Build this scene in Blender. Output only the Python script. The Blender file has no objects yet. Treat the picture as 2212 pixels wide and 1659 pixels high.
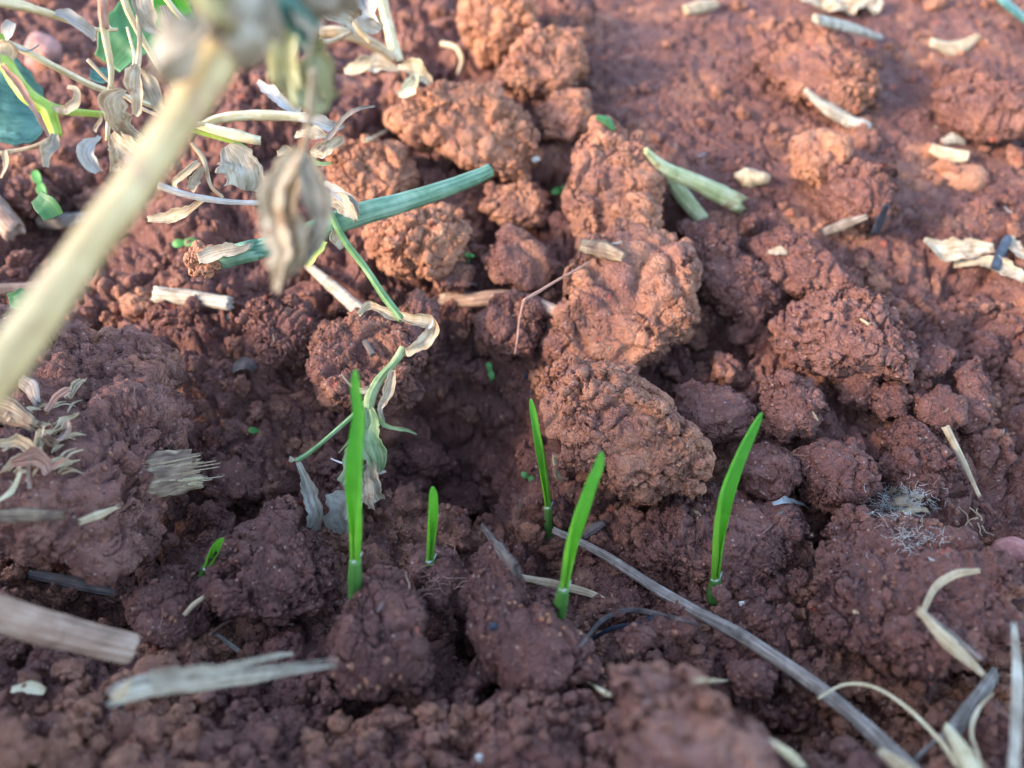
import bpy, bmesh, math, random
import numpy as np
from mathutils import Vector, Matrix

# ------------------------------------------------------------------ camera, world, sun, exposure
# everything below is authored in centimetres; S turns it into metres
S = 0.01
sc = bpy.context.scene
COL = sc.collection
CAM = np.array([0.0, 0.0, 18.0])
PITCH = math.radians(38)
LENS = 28.25
FPX = LENS / 36.0 * 2212.0            # focal length in pixels of a 2212-wide picture
FOCUS = 19.2
cam_d = bpy.data.cameras.new('camera'); cam = bpy.data.objects.new('camera', cam_d); COL.objects.link(cam)
cam.location = CAM * S
cam.rotation_euler = (math.pi / 2 - PITCH, 0, 0)
cam_d.lens = LENS; cam_d.sensor_width = 36
cam_d.clip_start = 0.005; cam_d.clip_end = 100
cam_d.dof.use_dof = True
cam_d.dof.focus_distance = FOCUS * S
cam_d.dof.aperture_fstop = 10.0
sc.camera = cam

SUN_EL, SUN_AZ = 22.0, -112.0          # azimuth from +Y, negative = left
w = bpy.data.worlds.new('World'); sc.world = w; w.use_nodes = True
wn = w.node_tree; bg = wn.nodes['Background']
sky = wn.nodes.new('ShaderNodeTexSky'); sky.sky_type = 'NISHITA'; sky.sun_disc = False
sky.sun_elevation = math.radians(SUN_EL); sky.sun_rotation = math.radians(SUN_AZ)
sky.air_density = 1.0; sky.dust_density = 0.9; sky.ozone_density = 1.6
wn.links.new(sky.outputs[0], bg.inputs[0]); bg.inputs[1].default_value = 0.15
sl = bpy.data.lights.new('sun', 'SUN'); sun = bpy.data.objects.new('sun', sl); COL.objects.link(sun)
sl.energy = 1.1; sl.angle = math.radians(10); sl.color = (1.0, 0.84, 0.68)
_e, _a = math.radians(SUN_EL), math.radians(SUN_AZ)
_to = Vector((math.sin(_a) * math.cos(_e), math.cos(_a) * math.cos(_e), math.sin(_e)))
sun.rotation_euler = _to.to_track_quat('Z', 'Y').to_euler()
sc.view_settings.view_transform = 'Standard'; sc.view_settings.look = 'None'
sc.view_settings.exposure = 2.65; sc.view_settings.gamma = 1.0
sc.cycles.max_bounces = 6; sc.cycles.diffuse_bounces = 2; sc.cycles.transmission_bounces = 4
sc.cycles.use_denoising = True

rng = np.random.default_rng(7)
random.seed(7)

# ------------------------------------------------------------------ rays through the picture
_cp, _sp = math.cos(PITCH), math.sin(PITCH)
FWD = np.array([0, _cp, -_sp]); UPV = np.array([0, _sp, _cp]); RT = np.array([1.0, 0, 0])
def ray(u, v):
    u = np.asarray(u, float); v = np.asarray(v, float)
    a = (u - 1106.0) / FPX; b = -(v - 829.5) / FPX
    r = FWD + a[..., None] * RT + b[..., None] * UPV
    return r / np.linalg.norm(r, axis=-1, keepdims=True)
def V(u, v, d):
    return CAM + ray(u, v) * np.asarray(d, float)[..., None]

# ------------------------------------------------------------------ noise volumes
def make_worley(n=128, cells=8):
    r = np.random.default_rng(3)
    pts = r.random((cells, cells, cells, 3)).astype(np.float32)
    g = (np.arange(n, dtype=np.float32) + .5) * cells / n
    X, Y, Z = np.meshgrid(g, g, g, indexing='ij')
    ix, iy, iz = X.astype(int), Y.astype(int), Z.astype(int)
    f1 = np.full(X.shape, 9, np.float32); f2 = f1.copy(); cid = f1 * 0
    rid = r.random((cells, cells, cells)).astype(np.float32)
    for dx in (-1, 0, 1):
        for dy in (-1, 0, 1):
            for dz in (-1, 0, 1):
                p = pts[(ix + dx) % cells, (iy + dy) % cells, (iz + dz) % cells]
                d = (p[..., 0] + ix + dx - X) ** 2 + (p[..., 1] + iy + dy - Y) ** 2 + (p[..., 2] + iz + dz - Z) ** 2
                cid = np.where(d < f1, rid[(ix + dx) % cells, (iy + dy) % cells, (iz + dz) % cells], cid)
                f2 = np.minimum(f2, np.maximum(f1, d)); f1 = np.minimum(f1, d)
    return np.stack([np.sqrt(f1), np.sqrt(f2), cid], -1).astype(np.float32)
WOR = make_worley()
VAL = np.random.default_rng(5).random((32, 32, 32, 3)).astype(np.float32) * 2 - 1
def sample(vol, p, smooth=False):
    n = vol.shape[0]
    f = np.floor(p); t = (p - f).astype(np.float32)
    if smooth: t = t * t * (3 - 2 * t)
    i = f.astype(np.int64) % n; j = (i + 1) % n
    tx, ty, tz = t[:, 0:1], t[:, 1:2], t[:, 2:3]
    fl = vol.reshape(n * n * n, -1)
    def g(a, b, c): return fl[(a * n + b) * n + c]
    x0, y0, z0 = i.T; x1, y1, z1 = j.T
    c00 = g(x0, y0, z0) * (1 - tx) + g(x1, y0, z0) * tx
    c10 = g(x0, y1, z0) * (1 - tx) + g(x1, y1, z0) * tx
    c01 = g(x0, y0, z1) * (1 - tx) + g(x1, y0, z1) * tx
    c11 = g(x0, y1, z1) * (1 - tx) + g(x1, y1, z1) * tx
    return (c00 * (1 - ty) + c10 * ty) * (1 - tz) + (c01 * (1 - ty) + c11 * ty) * tz
def rotm(k):
    r = np.random.default_rng(100 + k)
    q, _ = np.linalg.qr(r.normal(size=(3, 3)))
    return q
ROT = [rotm(k) for k in range(12)]
def nz(p, s, k=0):                      # value noise, three channels, feature size s
    return sample(VAL, p @ ROT[k % 12] / s + 7.3 * k, True)
def wor(p, s, k=0):                     # f1, f2 with cell size s
    return sample(WOR, (p @ ROT[k % 12] / s + 3.1 * k) * 16.0)
def sstep(x, a, b):
    t = np.clip((x - a) / (b - a), 0, 1); return t * t * (3 - 2 * t)
def cob(f, plate=.22):                  # cobbled relief of one worley octave: rounded plates of uneven height with narrow crevices
    e = sstep(f[:, 1] - f[:, 0], 0.0, plate)
    return e * (.30 + .95 * f[:, 2]) + .30 * (0.6 - np.minimum(f[:, 0], 1) ** 2 * 1.3) - .5
def soil_big(p, amp=1.0, scales=((1.9, .30), (.95, .24))):
    q = p + nz(p, 1.3, 1) * .45 + nz(p, .45, 2) * .16
    d = nz(p, 2.6, 3)[:, 0] * .25 + nz(p, 1.1, 4)[:, 1] * .14
    for k, (s, a) in enumerate(scales):
        d += a * cob(wor(q * np.array([1, 1, 1.5]), s, k + 1), .22)
    return d * amp
def soil_fine(p, amp=1.0, rough=None):
    q = p + nz(p, .5, 5) * .17 + nz(p, .17, 6) * .055 + nz(p, .07, 2) * .02
    m = np.clip(.50 + nz(p, 1.7, 7)[:, 0] * 1.5, .05, 1.25)
    if rough is not None: m = m * rough
    m2 = np.clip(.55 + nz(p, 1.0, 8)[:, 1] * 1.3, .12, 1.3)
    d = nz(p, .55, 9)[:, 0] * .05 + nz(p, .24, 10)[:, 1] * .03
    qa = q @ np.array([[1, .25, 0], [-.2, .8, .3], [0, -.4, 1.45]])
    for k, (s, a) in enumerate(((.55, .130), (.29, .080), (.14, .050), (.075, .026))):
        d += a * cob(wor(qa if k < 3 else q, s, k + 3), .20) * (m if k < 2 else m2)
    f = wor(p + nz(p, .8, 9) * .5 + nz(p, .22, 10) * .16, 1.3, 8)
    e = f[:, 1] - f[:, 0]
    gate = sstep(nz(p, 1.6, 11)[:, 2], -.35, .05)
    d -= .20 * (1 - sstep(e, .0, .07)) * gate
    d += nz(p, .07, 4)[:, 0] * .014 + nz(p, .035, 5)[:, 0] * .007
    return d * amp

# ------------------------------------------------------------------ object helpers
def tag(o, label=None, cat=None, group=None, kind=None):
    if label: o['label'] = label
    if cat: o['category'] = cat
    if group: o['group'] = group
    if kind: o['kind'] = kind
    return o
def np_mesh(name, verts, faces, uv=None):
    verts = np.asarray(verts, np.float32); faces = np.asarray(faces, np.int32)
    me = bpy.data.meshes.new(name)
    k = faces.shape[1]
    me.vertices.add(len(verts)); me.vertices.foreach_set('co', verts.ravel())
    me.loops.add(faces.size); me.loops.foreach_set('vertex_index', faces.ravel())
    me.polygons.add(len(faces))
    me.polygons.foreach_set('loop_start', np.arange(0, faces.size, k, dtype=np.int32))
    me.polygons.foreach_set('loop_total', np.full(len(faces), k, np.int32))
    me.polygons.foreach_set('use_smooth', np.ones(len(faces), bool))
    if uv is not None:
        l = me.uv_layers.new(name='UVMap')
        l.data.foreach_set('uv', np.asarray(uv, np.float32)[faces.ravel()].ravel())
    me.update(calc_edges=True)
    return me
def vnormals(me):
    n = np.empty(len(me.vertices) * 3, np.float32); me.vertices.foreach_get('normal', n)
    return n.reshape(-1, 3).astype(float)
def link(name, me, mat, origin, parent=None):
    """mesh coordinates are world centimetres minus origin, already times S"""
    o = bpy.data.objects.new(name, me); COL.objects.link(o)
    if mat: me.materials.append(mat)
    if parent is not None:
        o.parent = parent; o.location = (np.asarray(origin) * S - np.array(parent.location))
    else:
        o.location = np.asarray(origin) * S
    return o
def empty(name, origin, label, cat, group=None):
    o = bpy.data.objects.new(name, None); COL.objects.link(o); o.location = np.asarray(origin) * S
    o.empty_display_size = .01
    return tag(o, label, cat, group)
def geo(name, verts, faces, mat, parent=None, uv=None, origin=None):
    verts = np.asarray(verts, float)
    if origin is None:
        origin = np.array([verts[:, 0].mean(), verts[:, 1].mean(), verts[:, 2].min()]) if parent is None else verts.mean(0)
    me = np_mesh(name, (verts - origin) * S, faces, uv)
    return link(name, me, mat, origin, parent)

# ------------------------------------------------------------------ materials
def mat_new(name):
    m = bpy.data.materials.new(name); m.use_nodes = True
    nt = m.node_tree; b = nt.nodes['Principled BSDF']
    return m, nt, b
def N(nt, t, **kw):
    n = nt.nodes.new(t)
    for k, v in kw.items(): setattr(n, k, v)
    return n
def ramp(nt, fac, stops):
    r = N(nt, 'ShaderNodeValToRGB'); cr = r.color_ramp
    while len(cr.elements) > len(stops): cr.elements.remove(cr.elements[-1])
    while len(cr.elements) < len(stops): cr.elements.new(1.0)
    for e, (p, c) in zip(cr.elements, stops): e.position = p; e.color = (*c, 1)
    nt.links.new(fac, r.inputs[0]); return r.outputs[0]
def noise(nt, vec, scale, detail=3, rough=.6, dist=0):
    n = N(nt, 'ShaderNodeTexNoise'); n.inputs['Scale'].default_value = scale; n.inputs['Detail'].default_value = detail
    n.inputs['Roughness'].default_value = rough; n.inputs['Distortion'].default_value = dist
    nt.links.new(vec, n.inputs['Vector']); return n.outputs[0]
def mixc(nt, fac, a, b, mode='MIX'):
    m = N(nt, 'ShaderNodeMix', data_type='RGBA', blend_type=mode)
    if isinstance(fac, (int, float)): m.inputs[0].default_value = fac
    else: nt.links.new(fac, m.inputs[0])
    for s, x in ((m.inputs[6], a), (m.inputs[7], b)):
        if isinstance(x, tuple): s.default_value = (*x, 1)
        else: nt.links.new(x, s)
    return m.outputs[2]
def math_(nt, op, a, b=0.0):
    m = N(nt, 'ShaderNodeMath', operation=op)
    for s, x in ((m.inputs[0], a), (m.inputs[1], b)):
        if isinstance(x, (int, float)): s.default_value = x
        else: nt.links.new(x, s)
    return m.outputs[0]
def bump(nt, b, h, strength, dist):
    n = N(nt, 'ShaderNodeBump'); n.inputs['Strength'].default_value = strength; n.inputs['Distance'].default_value = dist
    nt.links.new(h, n.inputs['Height']); nt.links.new(n.outputs[0], b.inputs['Normal'])

def soil_material():
    m, nt, b = mat_new('red_soil')
    tc = N(nt, 'ShaderNodeTexCoord').outputs['Object']
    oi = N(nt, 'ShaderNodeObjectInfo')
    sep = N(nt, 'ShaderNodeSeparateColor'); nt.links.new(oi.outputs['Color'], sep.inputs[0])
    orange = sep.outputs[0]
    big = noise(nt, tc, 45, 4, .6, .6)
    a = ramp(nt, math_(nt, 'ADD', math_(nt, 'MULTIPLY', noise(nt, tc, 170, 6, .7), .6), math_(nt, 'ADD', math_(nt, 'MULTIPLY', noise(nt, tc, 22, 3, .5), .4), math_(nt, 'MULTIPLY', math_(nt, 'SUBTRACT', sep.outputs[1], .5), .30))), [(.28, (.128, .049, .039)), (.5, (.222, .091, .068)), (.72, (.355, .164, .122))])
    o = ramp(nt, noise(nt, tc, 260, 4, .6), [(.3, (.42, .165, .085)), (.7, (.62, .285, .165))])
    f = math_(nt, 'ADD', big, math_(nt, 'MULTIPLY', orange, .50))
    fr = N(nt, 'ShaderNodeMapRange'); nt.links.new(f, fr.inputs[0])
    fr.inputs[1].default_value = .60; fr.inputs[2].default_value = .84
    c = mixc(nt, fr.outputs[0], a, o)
    # tiny pale mineral grains and dark flecks
    vo = N(nt, 'ShaderNodeTexVoronoi'); vo.inputs['Scale'].default_value = 900; nt.links.new(tc, vo.inputs['Vector'])
    sp = N(nt, 'ShaderNodeSeparateColor'); nt.links.new(vo.outputs['Color'], sp.inputs[0])
    near = math_(nt, 'LESS_THAN', vo.outputs['Distance'], .30)
    c = mixc(nt, math_(nt, 'MULTIPLY', math_(nt, 'MULTIPLY', near, math_(nt, 'GREATER_THAN', sp.outputs[0], .93)), .55), c, (.62, .42, .34))
    c = mixc(nt, math_(nt, 'MULTIPLY', math_(nt, 'MULTIPLY', near, math_(nt, 'LESS_THAN', sp.outputs[0], .035)), .8), c, (.03, .03, .045))
    vb = N(nt, 'ShaderNodeTexVoronoi'); vb.inputs['Scale'].default_value = 260; nt.links.new(tc, vb.inputs['Vector'])
    s2 = N(nt, 'ShaderNodeSeparateColor'); nt.links.new(vb.outputs['Color'], s2.inputs[0])
    c = mixc(nt, math_(nt, 'MULTIPLY', math_(nt, 'MULTIPLY', math_(nt, 'LESS_THAN', vb.outputs['Distance'], .33), math_(nt, 'GREATER_THAN', s2.outputs[1], .985)), .7), c, (.50, .13, .08))
    nt.links.new(c, b.inputs['Base Color'])
    b.inputs['Roughness'].default_value = .78
    b.inputs['Specular IOR Level'].default_value = .3
    wn_ = N(nt, 'ShaderNodeTexNoise'); wn_.inputs['Scale'].default_value = 260; wn_.inputs['Detail'].default_value = 4
    nt.links.new(tc, wn_.inputs['Vector'])
    va = N(nt, 'ShaderNodeVectorMath', operation='MULTIPLY_ADD'); nt.links.new(wn_.outputs['Color'], va.inputs[0])
    va.inputs[1].default_value = (.006, .006, .006); nt.links.new(tc, va.inputs[2])
    def crack(scale, w):
        v = N(nt, 'ShaderNodeTexVoronoi', feature='DISTANCE_TO_EDGE'); v.inputs['Scale'].default_value = scale
        nt.links.new(va.outputs[0], v.inputs['Vector'])
        mr = N(nt, 'ShaderNodeMapRange', interpolation_type='SMOOTHSTEP'); nt.links.new(v.outputs['Distance'], mr.inputs[0])
        mr.inputs[2].default_value = w; return mr.outputs[0]
    h = math_(nt, 'ADD', noise(nt, tc, 900, 6, .72, .4), math_(nt, 'MULTIPLY', noise(nt, tc, 3200, 3, .6), .35))
    h = math_(nt, 'ADD', h, math_(nt, 'MULTIPLY', crack(230, .10), .55))
    h = math_(nt, 'ADD', h, math_(nt, 'MULTIPLY', crack(620, .16), .35))
    bump(nt, b, h, 1.0, .0008)
    return m
SOIL = soil_material()

def plant_mat(name, cols, scale_u=14, scale_v=.8, spots=None, rough=.6, transl=.25, bumpd=.0002, grad=None, spec=.3, blotch=(.5, .0)):
    """fibres run along v of the UV map (v in cm, u around 0..1)"""
    m, nt, b = mat_new(name)
    uv = N(nt, 'ShaderNodeTexCoord').outputs['UV']
    ob = N(nt, 'ShaderNodeTexCoord').outputs['Object']
    mp = N(nt, 'ShaderNodeMapping'); mp.inputs['Scale'].default_value = (scale_u, scale_v, 1); nt.links.new(uv, mp.inputs[0])
    fib = noise(nt, mp.outputs[0], 1.0, 4, .65, .3)
    pat = noise(nt, ob, 140, 3, .6, .5)
    f = math_(nt, 'ADD', math_(nt, 'MULTIPLY', fib, .55), math_(nt, 'MULTIPLY', pat, .45))
    n = len(cols)
    c = ramp(nt, f, [(.39 + .22 * i / max(1, n - 1), cc) for i, cc in enumerate(cols)])
    if grad:
        sx = N(nt, 'ShaderNodeSeparateXYZ'); nt.links.new(uv, sx.inputs[0])
        g = ramp(nt, math_(nt, 'MULTIPLY', sx.outputs[1], grad[0]), grad[1])
        c = mixc(nt, grad[2], c, g)
    if spots:
        s = noise(nt, ob, spots[0], 4, .7)
        mr = N(nt, 'ShaderNodeMapRange'); nt.links.new(s, mr.inputs[0])
        mr.inputs[1].default_value = spots[1]; mr.inputs[2].default_value = spots[1] + .08
        c = mixc(nt, math_(nt, 'MULTIPLY', mr.outputs[0], .8), c, spots[2])
    nt.links.new(c, b.inputs['Base Color']); b.inputs['Roughness'].default_value = rough
    b.inputs['Specular IOR Level'].default_value = spec
    bump(nt, b, math_(nt, 'ADD', fib, math_(nt, 'MULTIPLY', noise(nt, ob, 1500, 3), .3)), .7, bumpd)
    if transl > 0:
        tr = N(nt, 'ShaderNodeBsdfTranslucent'); nt.links.new(c, tr.inputs[0])
        mx = N(nt, 'ShaderNodeMixShader'); mx.inputs[0].default_value = transl
        nt.links.new(b.outputs[0], mx.inputs[1]); nt.links.new(tr.outputs[0], mx.inputs[2])
        nt.links.new(mx.outputs[0], nt.nodes['Material Output'].inputs[0])
    return m
M = {}
M['tan_stem'] = plant_mat('tan_stem', [(.38, .25, .11), (.56, .41, .20), (.66, .51, .27)], 10, .5, (90, .60, (.42, .24, .16)), .55, 0)
M['straw_pale'] = plant_mat('pale_straw', [(.17, .12, .08), (.42, .34, .25), (.62, .54, .43)], 24, .7, (240, .60, (.20, .11, .07)), .65, .05, .0005)
M['pale_green'] = plant_mat('pale_green_stem', [(.28, .30, .12), (.46, .46, .22), (.62, .58, .36)], 14, .5, (120, .60, (.34, .20, .09)), .6, .15, .0003)
M['straw_grey'] = plant_mat('grey_straw', [(.10, .075, .06), (.23, .18, .145), (.40, .33, .28)], 22, .9, (200, .62, (.14, .08, .06)), .7, 0, .0004)
M['straw_white'] = plant_mat('bleached_straw', [(.28, .24, .21), (.44, .40, .36), (.60, .56, .51)], 20, .8, (220, .62, (.40, .18, .11)), .65, .1, .0003)
M['straw_tan'] = plant_mat('tan_straw', [(.34, .22, .12), (.55, .40, .24), (.70, .56, .38)], 20, .8, (220, .64, (.26, .10, .06)), .6, .12, .0003)
M['straw_brown'] = plant_mat('brown_straw', [(.17, .10, .07), (.32, .19, .13), (.46, .33, .25)], 20, .8, (220, .62, (.10, .06, .05)), .7, 0, .0004)
M['cream_stalk'] = plant_mat('cream_stalk', [(.50, .38, .20), (.70, .58, .36), (.82, .74, .54)], 9, .7, (180, .62, (.48, .24, .10)), .5, .15)
M['dry_leaf'] = plant_mat('dry_leaf', [(.32, .20, .11), (.60, .46, .30), (.78, .68, .52)], 12, 1.2, (150, .56, (.34, .17, .08)), .7, .3, .0004)
M['grey_leaf'] = plant_mat('grey_leaf', [(.25, .19, .13), (.46, .38, .28), (.66, .59, .48)], 12, 1.2, (150, .60, (.34, .20, .10)), .75, .3, .0004)
M['khaki_leaf'] = plant_mat('khaki_leaf', [(.22, .19, .07), (.38, .36, .18), (.50, .50, .34)], 9, 1.4, (170, .66, (.14, .10, .04)), .75, .3, .0004)
M['wilt_green'] = plant_mat('wilted_green', [(.13, .20, .07), (.28, .36, .16), (.45, .47, .28)], 12, 1.2, (170, .62, (.48, .36, .20)), .65, .25, .0003)
M['lime_stem'] = plant_mat('lime_stem', [(.26, .36, .05), (.42, .56, .10), (.60, .64, .28)], 8, .8, (130, .58, (.50, .30, .14)), .5, .25)
M['green_stem'] = plant_mat('green_stem', [(.07, .15, .09), (.14, .26, .16), (.26, .38, .27)], 20, .3, (420, .66, (.07, .10, .07)), .5, .1, .0002)
M['thin_green'] = plant_mat('thin_green', [(.10, .20, .07), (.19, .32, .13), (.34, .45, .26)], 8, .5, None, .55, .2)
M['broad_green'] = plant_mat('broad_green', [(.04, .12, .03), (.06, .18, .07), (.09, .24, .10)], 6, .5, (60, .68, (.04, .06, .04)), .45, .3, .0002)
M['bright_green'] = plant_mat('bright_green_leaf', [(.05, .25, .02), (.09, .36, .03), (.12, .42, .05)], 6, .5, None, .45, .35, .0002)
M['teal_green'] = plant_mat('blue_green_leaf', [(.04, .11, .09), (.08, .19, .15), (.15, .30, .25)], 6, .5, (60, .60, (.03, .06, .04)), .35, .25, .0002)
M['blade'] = plant_mat('seedling_blade', [(.09, .34, .03), (.20, .54, .06), (.38, .74, .13)], 34, .06, None, .38, .45, .00008,
                       (.22, [(0, (.14, .38, .03)), (.35, (.30, .66, .05)), (.75, (.16, .50, .07)), (1, (.09, .38, .06))], .6), .45)
M['blade_core'] = plant_mat('seedling_core', [(.12, .46, .04), (.16, .54, .06)], 14, .15, None, .4, .5, .00008)
M['sheath'] = plant_mat('seedling_sheath', [(.06, .17, .03), (.10, .24, .05), (.17, .32, .10)], 14, .2, None, .32, .25, .0001,
                        (.6, [(0, (.03, .12, .012)), (.5, (.07, .20, .03)), (1, (.17, .36, .08))], .65), .5)
M['sprout'] = plant_mat('sprout', [(.10, .30, .07), (.15, .40, .11)], 4, 1, None, .4, .35, .0001)
M['wood'] = plant_mat('rotten_wood', [(.07, .04, .03), (.22, .14, .09), (.50, .38, .23)], 26, .7, (190, .60, (.20, .10, .06)), .75, 0, .0006)
M['bark'] = plant_mat('dark_bark', [(.07, .05, .045), (.15, .11, .095), (.26, .20, .17)], 18, .9, None, .75, 0, .0006)
M['char'] = plant_mat('charred_straw', [(.015, .017, .025), (.03, .035, .05), (.07, .08, .10)], 16, .9, None, .5, 0, .0003)
M['root'] = plant_mat('root', [(.24, .11, .07), (.38, .19, .13), (.50, .30, .22)], 6, 2, None, .7, 0, .0002)
M['fluff'] = plant_mat('white_fluff', [(.70, .66, .58), (.86, .84, .79)], 4, 1, None, .8, .4, .0001)
M['pebble'] = plant_mat('pebble', [(.30, .12, .10), (.38, .15, .12), (.50, .22, .18)], 3, 3, (160, .62, (.55, .09, .06)), .75, 0, .0004)
M['pink'] = plant_mat('pink_pebble', [(.26, .12, .10), (.36, .18, .15), (.44, .24, .20)], 3, 3, None, .9, 0, .0004)

# ------------------------------------------------------------------ ground
_py = np.array([-40, -6, 0, 3.0, 6.0, 8.5, 11.0, 13.5, 17.3, 21.0, 25.3, 32.0, 41.0, 55, 90, 400])
_pz = np.array([6.5, 6.2, 5.9, 5.75, 5.3, 4.2, 3.05, 2.75, 3.5, 4.6, 5.95, 7.4, 8.9, 10.0, 11.0, 13.0])
def smooth_profile(y):
    z = np.zeros_like(y)
    for o, wgt in ((-1.6, .15), (-.8, .2), (0, .3), (.8, .2), (1.6, .15)):
        z += wgt * np.interp(y + o, _py, _pz)
    return z
PITS = []       # x, y, radius x, radius y, depth
def base_h(x, y):
    z = smooth_profile(y)
    # unseen broad ridge added left of the frame, near side, to shade the furrow
    z = z + 19.0 * np.exp(-((x + 25) / 5.5) ** 2) * np.exp(-((y + 14.0) / 20.5) ** 6)
    z = z + 0.2 * np.exp(-((x + 12.5) / 4.5) ** 2 - ((y - 14.5) / 3.5) ** 2)
    z = z + 0.5 * np.exp(-((x - 9.5) / 4.0) ** 2 - ((y - 17.0) / 4.0) ** 2)
    for (px, py, rx, ry, dep) in PITS:
        z = z - 1.5 * dep * np.exp(-(((x - px) / rx) ** 2 + ((y - py) / ry) ** 2) ** 1.8)
    return z
def base_hit(u, v):
    """distance along the ray to the smooth ground"""
    r = ray(u, v); shp = r.shape[:-1]; r = r.reshape(-1, 3)
    t = np.full(len(r), 6.0); done = np.zeros(len(r), bool)
    for _ in range(420):
        p = CAM + r * t[:, None]
        below = p[:, 2] < base_h(p[:, 0], p[:, 1])
        done |= below
        t = np.where(done, t, t + .15)
        if done.all(): break
    return t.reshape(shp)
for (u, v, rx, ry, dep) in ((1010, 900, 2.0, 2.2, 2.6), (1130, 1130, 1.6, 1.3, 1.0), (1800, 1125, .9, .8, 1.6), (1400, 845, .9, .7, 1.4),
                            (570, 1075, 1.6, .8, 1.0), (150, 470, 2.2, 2.2, 1.3), (1100, 470, 1.0, 1.0, 1.0),
                            (1205, 385, 1.0, 1.2, 1.2), (850, 270, 1.6, 1.4, 1.3), (1010, 1345, .6, .8, 1.0), (815, 1475, .4, .4, 1.2),
                            (1100, 1470, .5, .4, .9), (1560, 680, 1.0, 1.3, .9), (640, 330, 1.6, 1.4, 1.0), (1000, 170, 1.8, 1.6, 1.5),
                            (1500, 1180, .8, .6, .8), (1650, 1500, 1.3, 1.0, .7), (1900, 1560, 1.6, 1.0, .8), (220, 1330, 1.6, .8, .9),
                            (1440, 470, 1.1, 1.2, 1.1), (1030, 690, 1.0, .8, .9), (720, 710, .9, .6, .9), (1850, 870, 1.0, .8, .8)):
    d = float(base_hit(u, v)); p = V(u, v, d)
    PITS.append((p[0], p[1], rx, ry, dep))

def build_ground():
    ny, nx = 1500, 1150
    yy = -9 + 8 * np.exp(np.linspace(0, math.log(320 / 8), ny)) 
    yy = np.concatenate([np.linspace(-48, -9.3, 60), yy]); ny = len(yy)
    s = np.linspace(-1, 1, nx)
    Y, Sx = np.meshgrid(yy, s, indexing='ij')
    aS = np.abs(Sx); inner = 9.0 + .80 * np.maximum(Y, 0)
    X = np.sign(Sx) * (inner * np.minimum(aS / .86, 1) + np.clip((aS - .86) / .14, 0, 1) ** 1.6 * (45 + .5 * np.abs(Y)))
    x, y = X.ravel(), Y.ravel()
    z = base_h(x, y) - .35
    e = .3
    gx = (base_h(x + e, y) - base_h(x - e, y)) / (2 * e); gy = (base_h(x, y + e) - base_h(x, y - e)) / (2 * e)
    n = np.stack([-gx, -gy, np.ones_like(gx)], -1); n /= np.linalg.norm(n, axis=1, keepdims=True)
    p = np.stack([x, y, z], -1)
    fl = sstep(x, 1, 7) * sstep(y, 20, 27)        # smoother, platy soil at the back right
    calm = 1 - .72 * fl
    D = np.zeros(len(p))
    f = wor(p + nz(p, 2.5, 2) * .8, 3.4, 2); D += .55 * (.6 - f[:, 0] ** 2 * 1.2)
    D += nz(p, 4.5, 1)[:, 0] * .45
    D = (D + soil_big(p, 1.25)) * calm
    p1 = p + n * D[:, None] + nz(p, 1.2, 6) * np.array([.25, .25, 0])
    d2 = soil_fine(p1, 1.15, rough=.92 - .62 * fl)
    p1 = p1 + n * d2[:, None]
    p1 += nz(p1, .4, 7) * np.array([.05, .05, 0])
    i = np.arange((ny - 1) * (nx - 1)); r_, c_ = i // (nx - 1), i % (nx - 1)
    a = r_ * nx + c_
    faces = np.stack([a, a + 1, a + nx + 1, a + nx], -1)
    me = np_mesh('soil_ground', p1 * S, faces)
    o = link('ground', me, SOIL, (0, 0, 0)); o['kind'] = 'structure'
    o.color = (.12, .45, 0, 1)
    return o
build_ground()

# ------------------------------------------------------------------ clods
_ico = {}
def ico(sub):
    if sub not in _ico:
        bm = bmesh.new(); bmesh.ops.create_icosphere(bm, subdivisions=sub, radius=1)
        me = bpy.data.meshes.new('t'); bm.to_mesh(me); bm.free()
        v = np.empty(len(me.vertices) * 3, np.float32); me.vertices.foreach_get('co', v)
        f = np.empty(len(me.polygons) * 3, np.int32); me.polygons.foreach_get('vertices', f)
        _ico[sub] = (v.reshape(-1, 3).astype(float), f.reshape(-1, 3)); bpy.data.meshes.remove(me)
    return _ico[sub]
def radial(poly, nth=360):
    P = np.array(poly, float)
    A = P; B = np.roll(P, -1, 0)
    cr = A[:, 0] * B[:, 1] - B[:, 0] * A[:, 1]; ar = cr.sum() / 2
    c = np.array([((A[:, 0] + B[:, 0]) * cr).sum(), ((A[:, 1] + B[:, 1]) * cr).sum()]) / (6 * ar)
    R = np.zeros(nth)
    for i in range(nth):
        th = 2 * math.pi * i / nth; d = np.array([math.cos(th), math.sin(th)])
        e = B - A; w_ = A - c
        den = d[0] * e[:, 1] - d[1] * e[:, 0]
        den = np.where(abs(den) < 1e-9, 1e-9, den)
        t = (w_[:, 0] * e[:, 1] - w_[:, 1] * e[:, 0]) / den
        s = (w_[:, 0] * d[1] - w_[:, 1] * d[0]) / den
        ok = (s >= -1e-6) & (s <= 1 + 1e-6) & (t > 0)
        R[i] = t[ok].max() if ok.any() else 5
    k = np.array([1, 2, 3, 2, 1.]) / 9
    R = np.convolve(np.concatenate([R[-2:], R, R[:2]]), k, 'valid')
    return c, R
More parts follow.
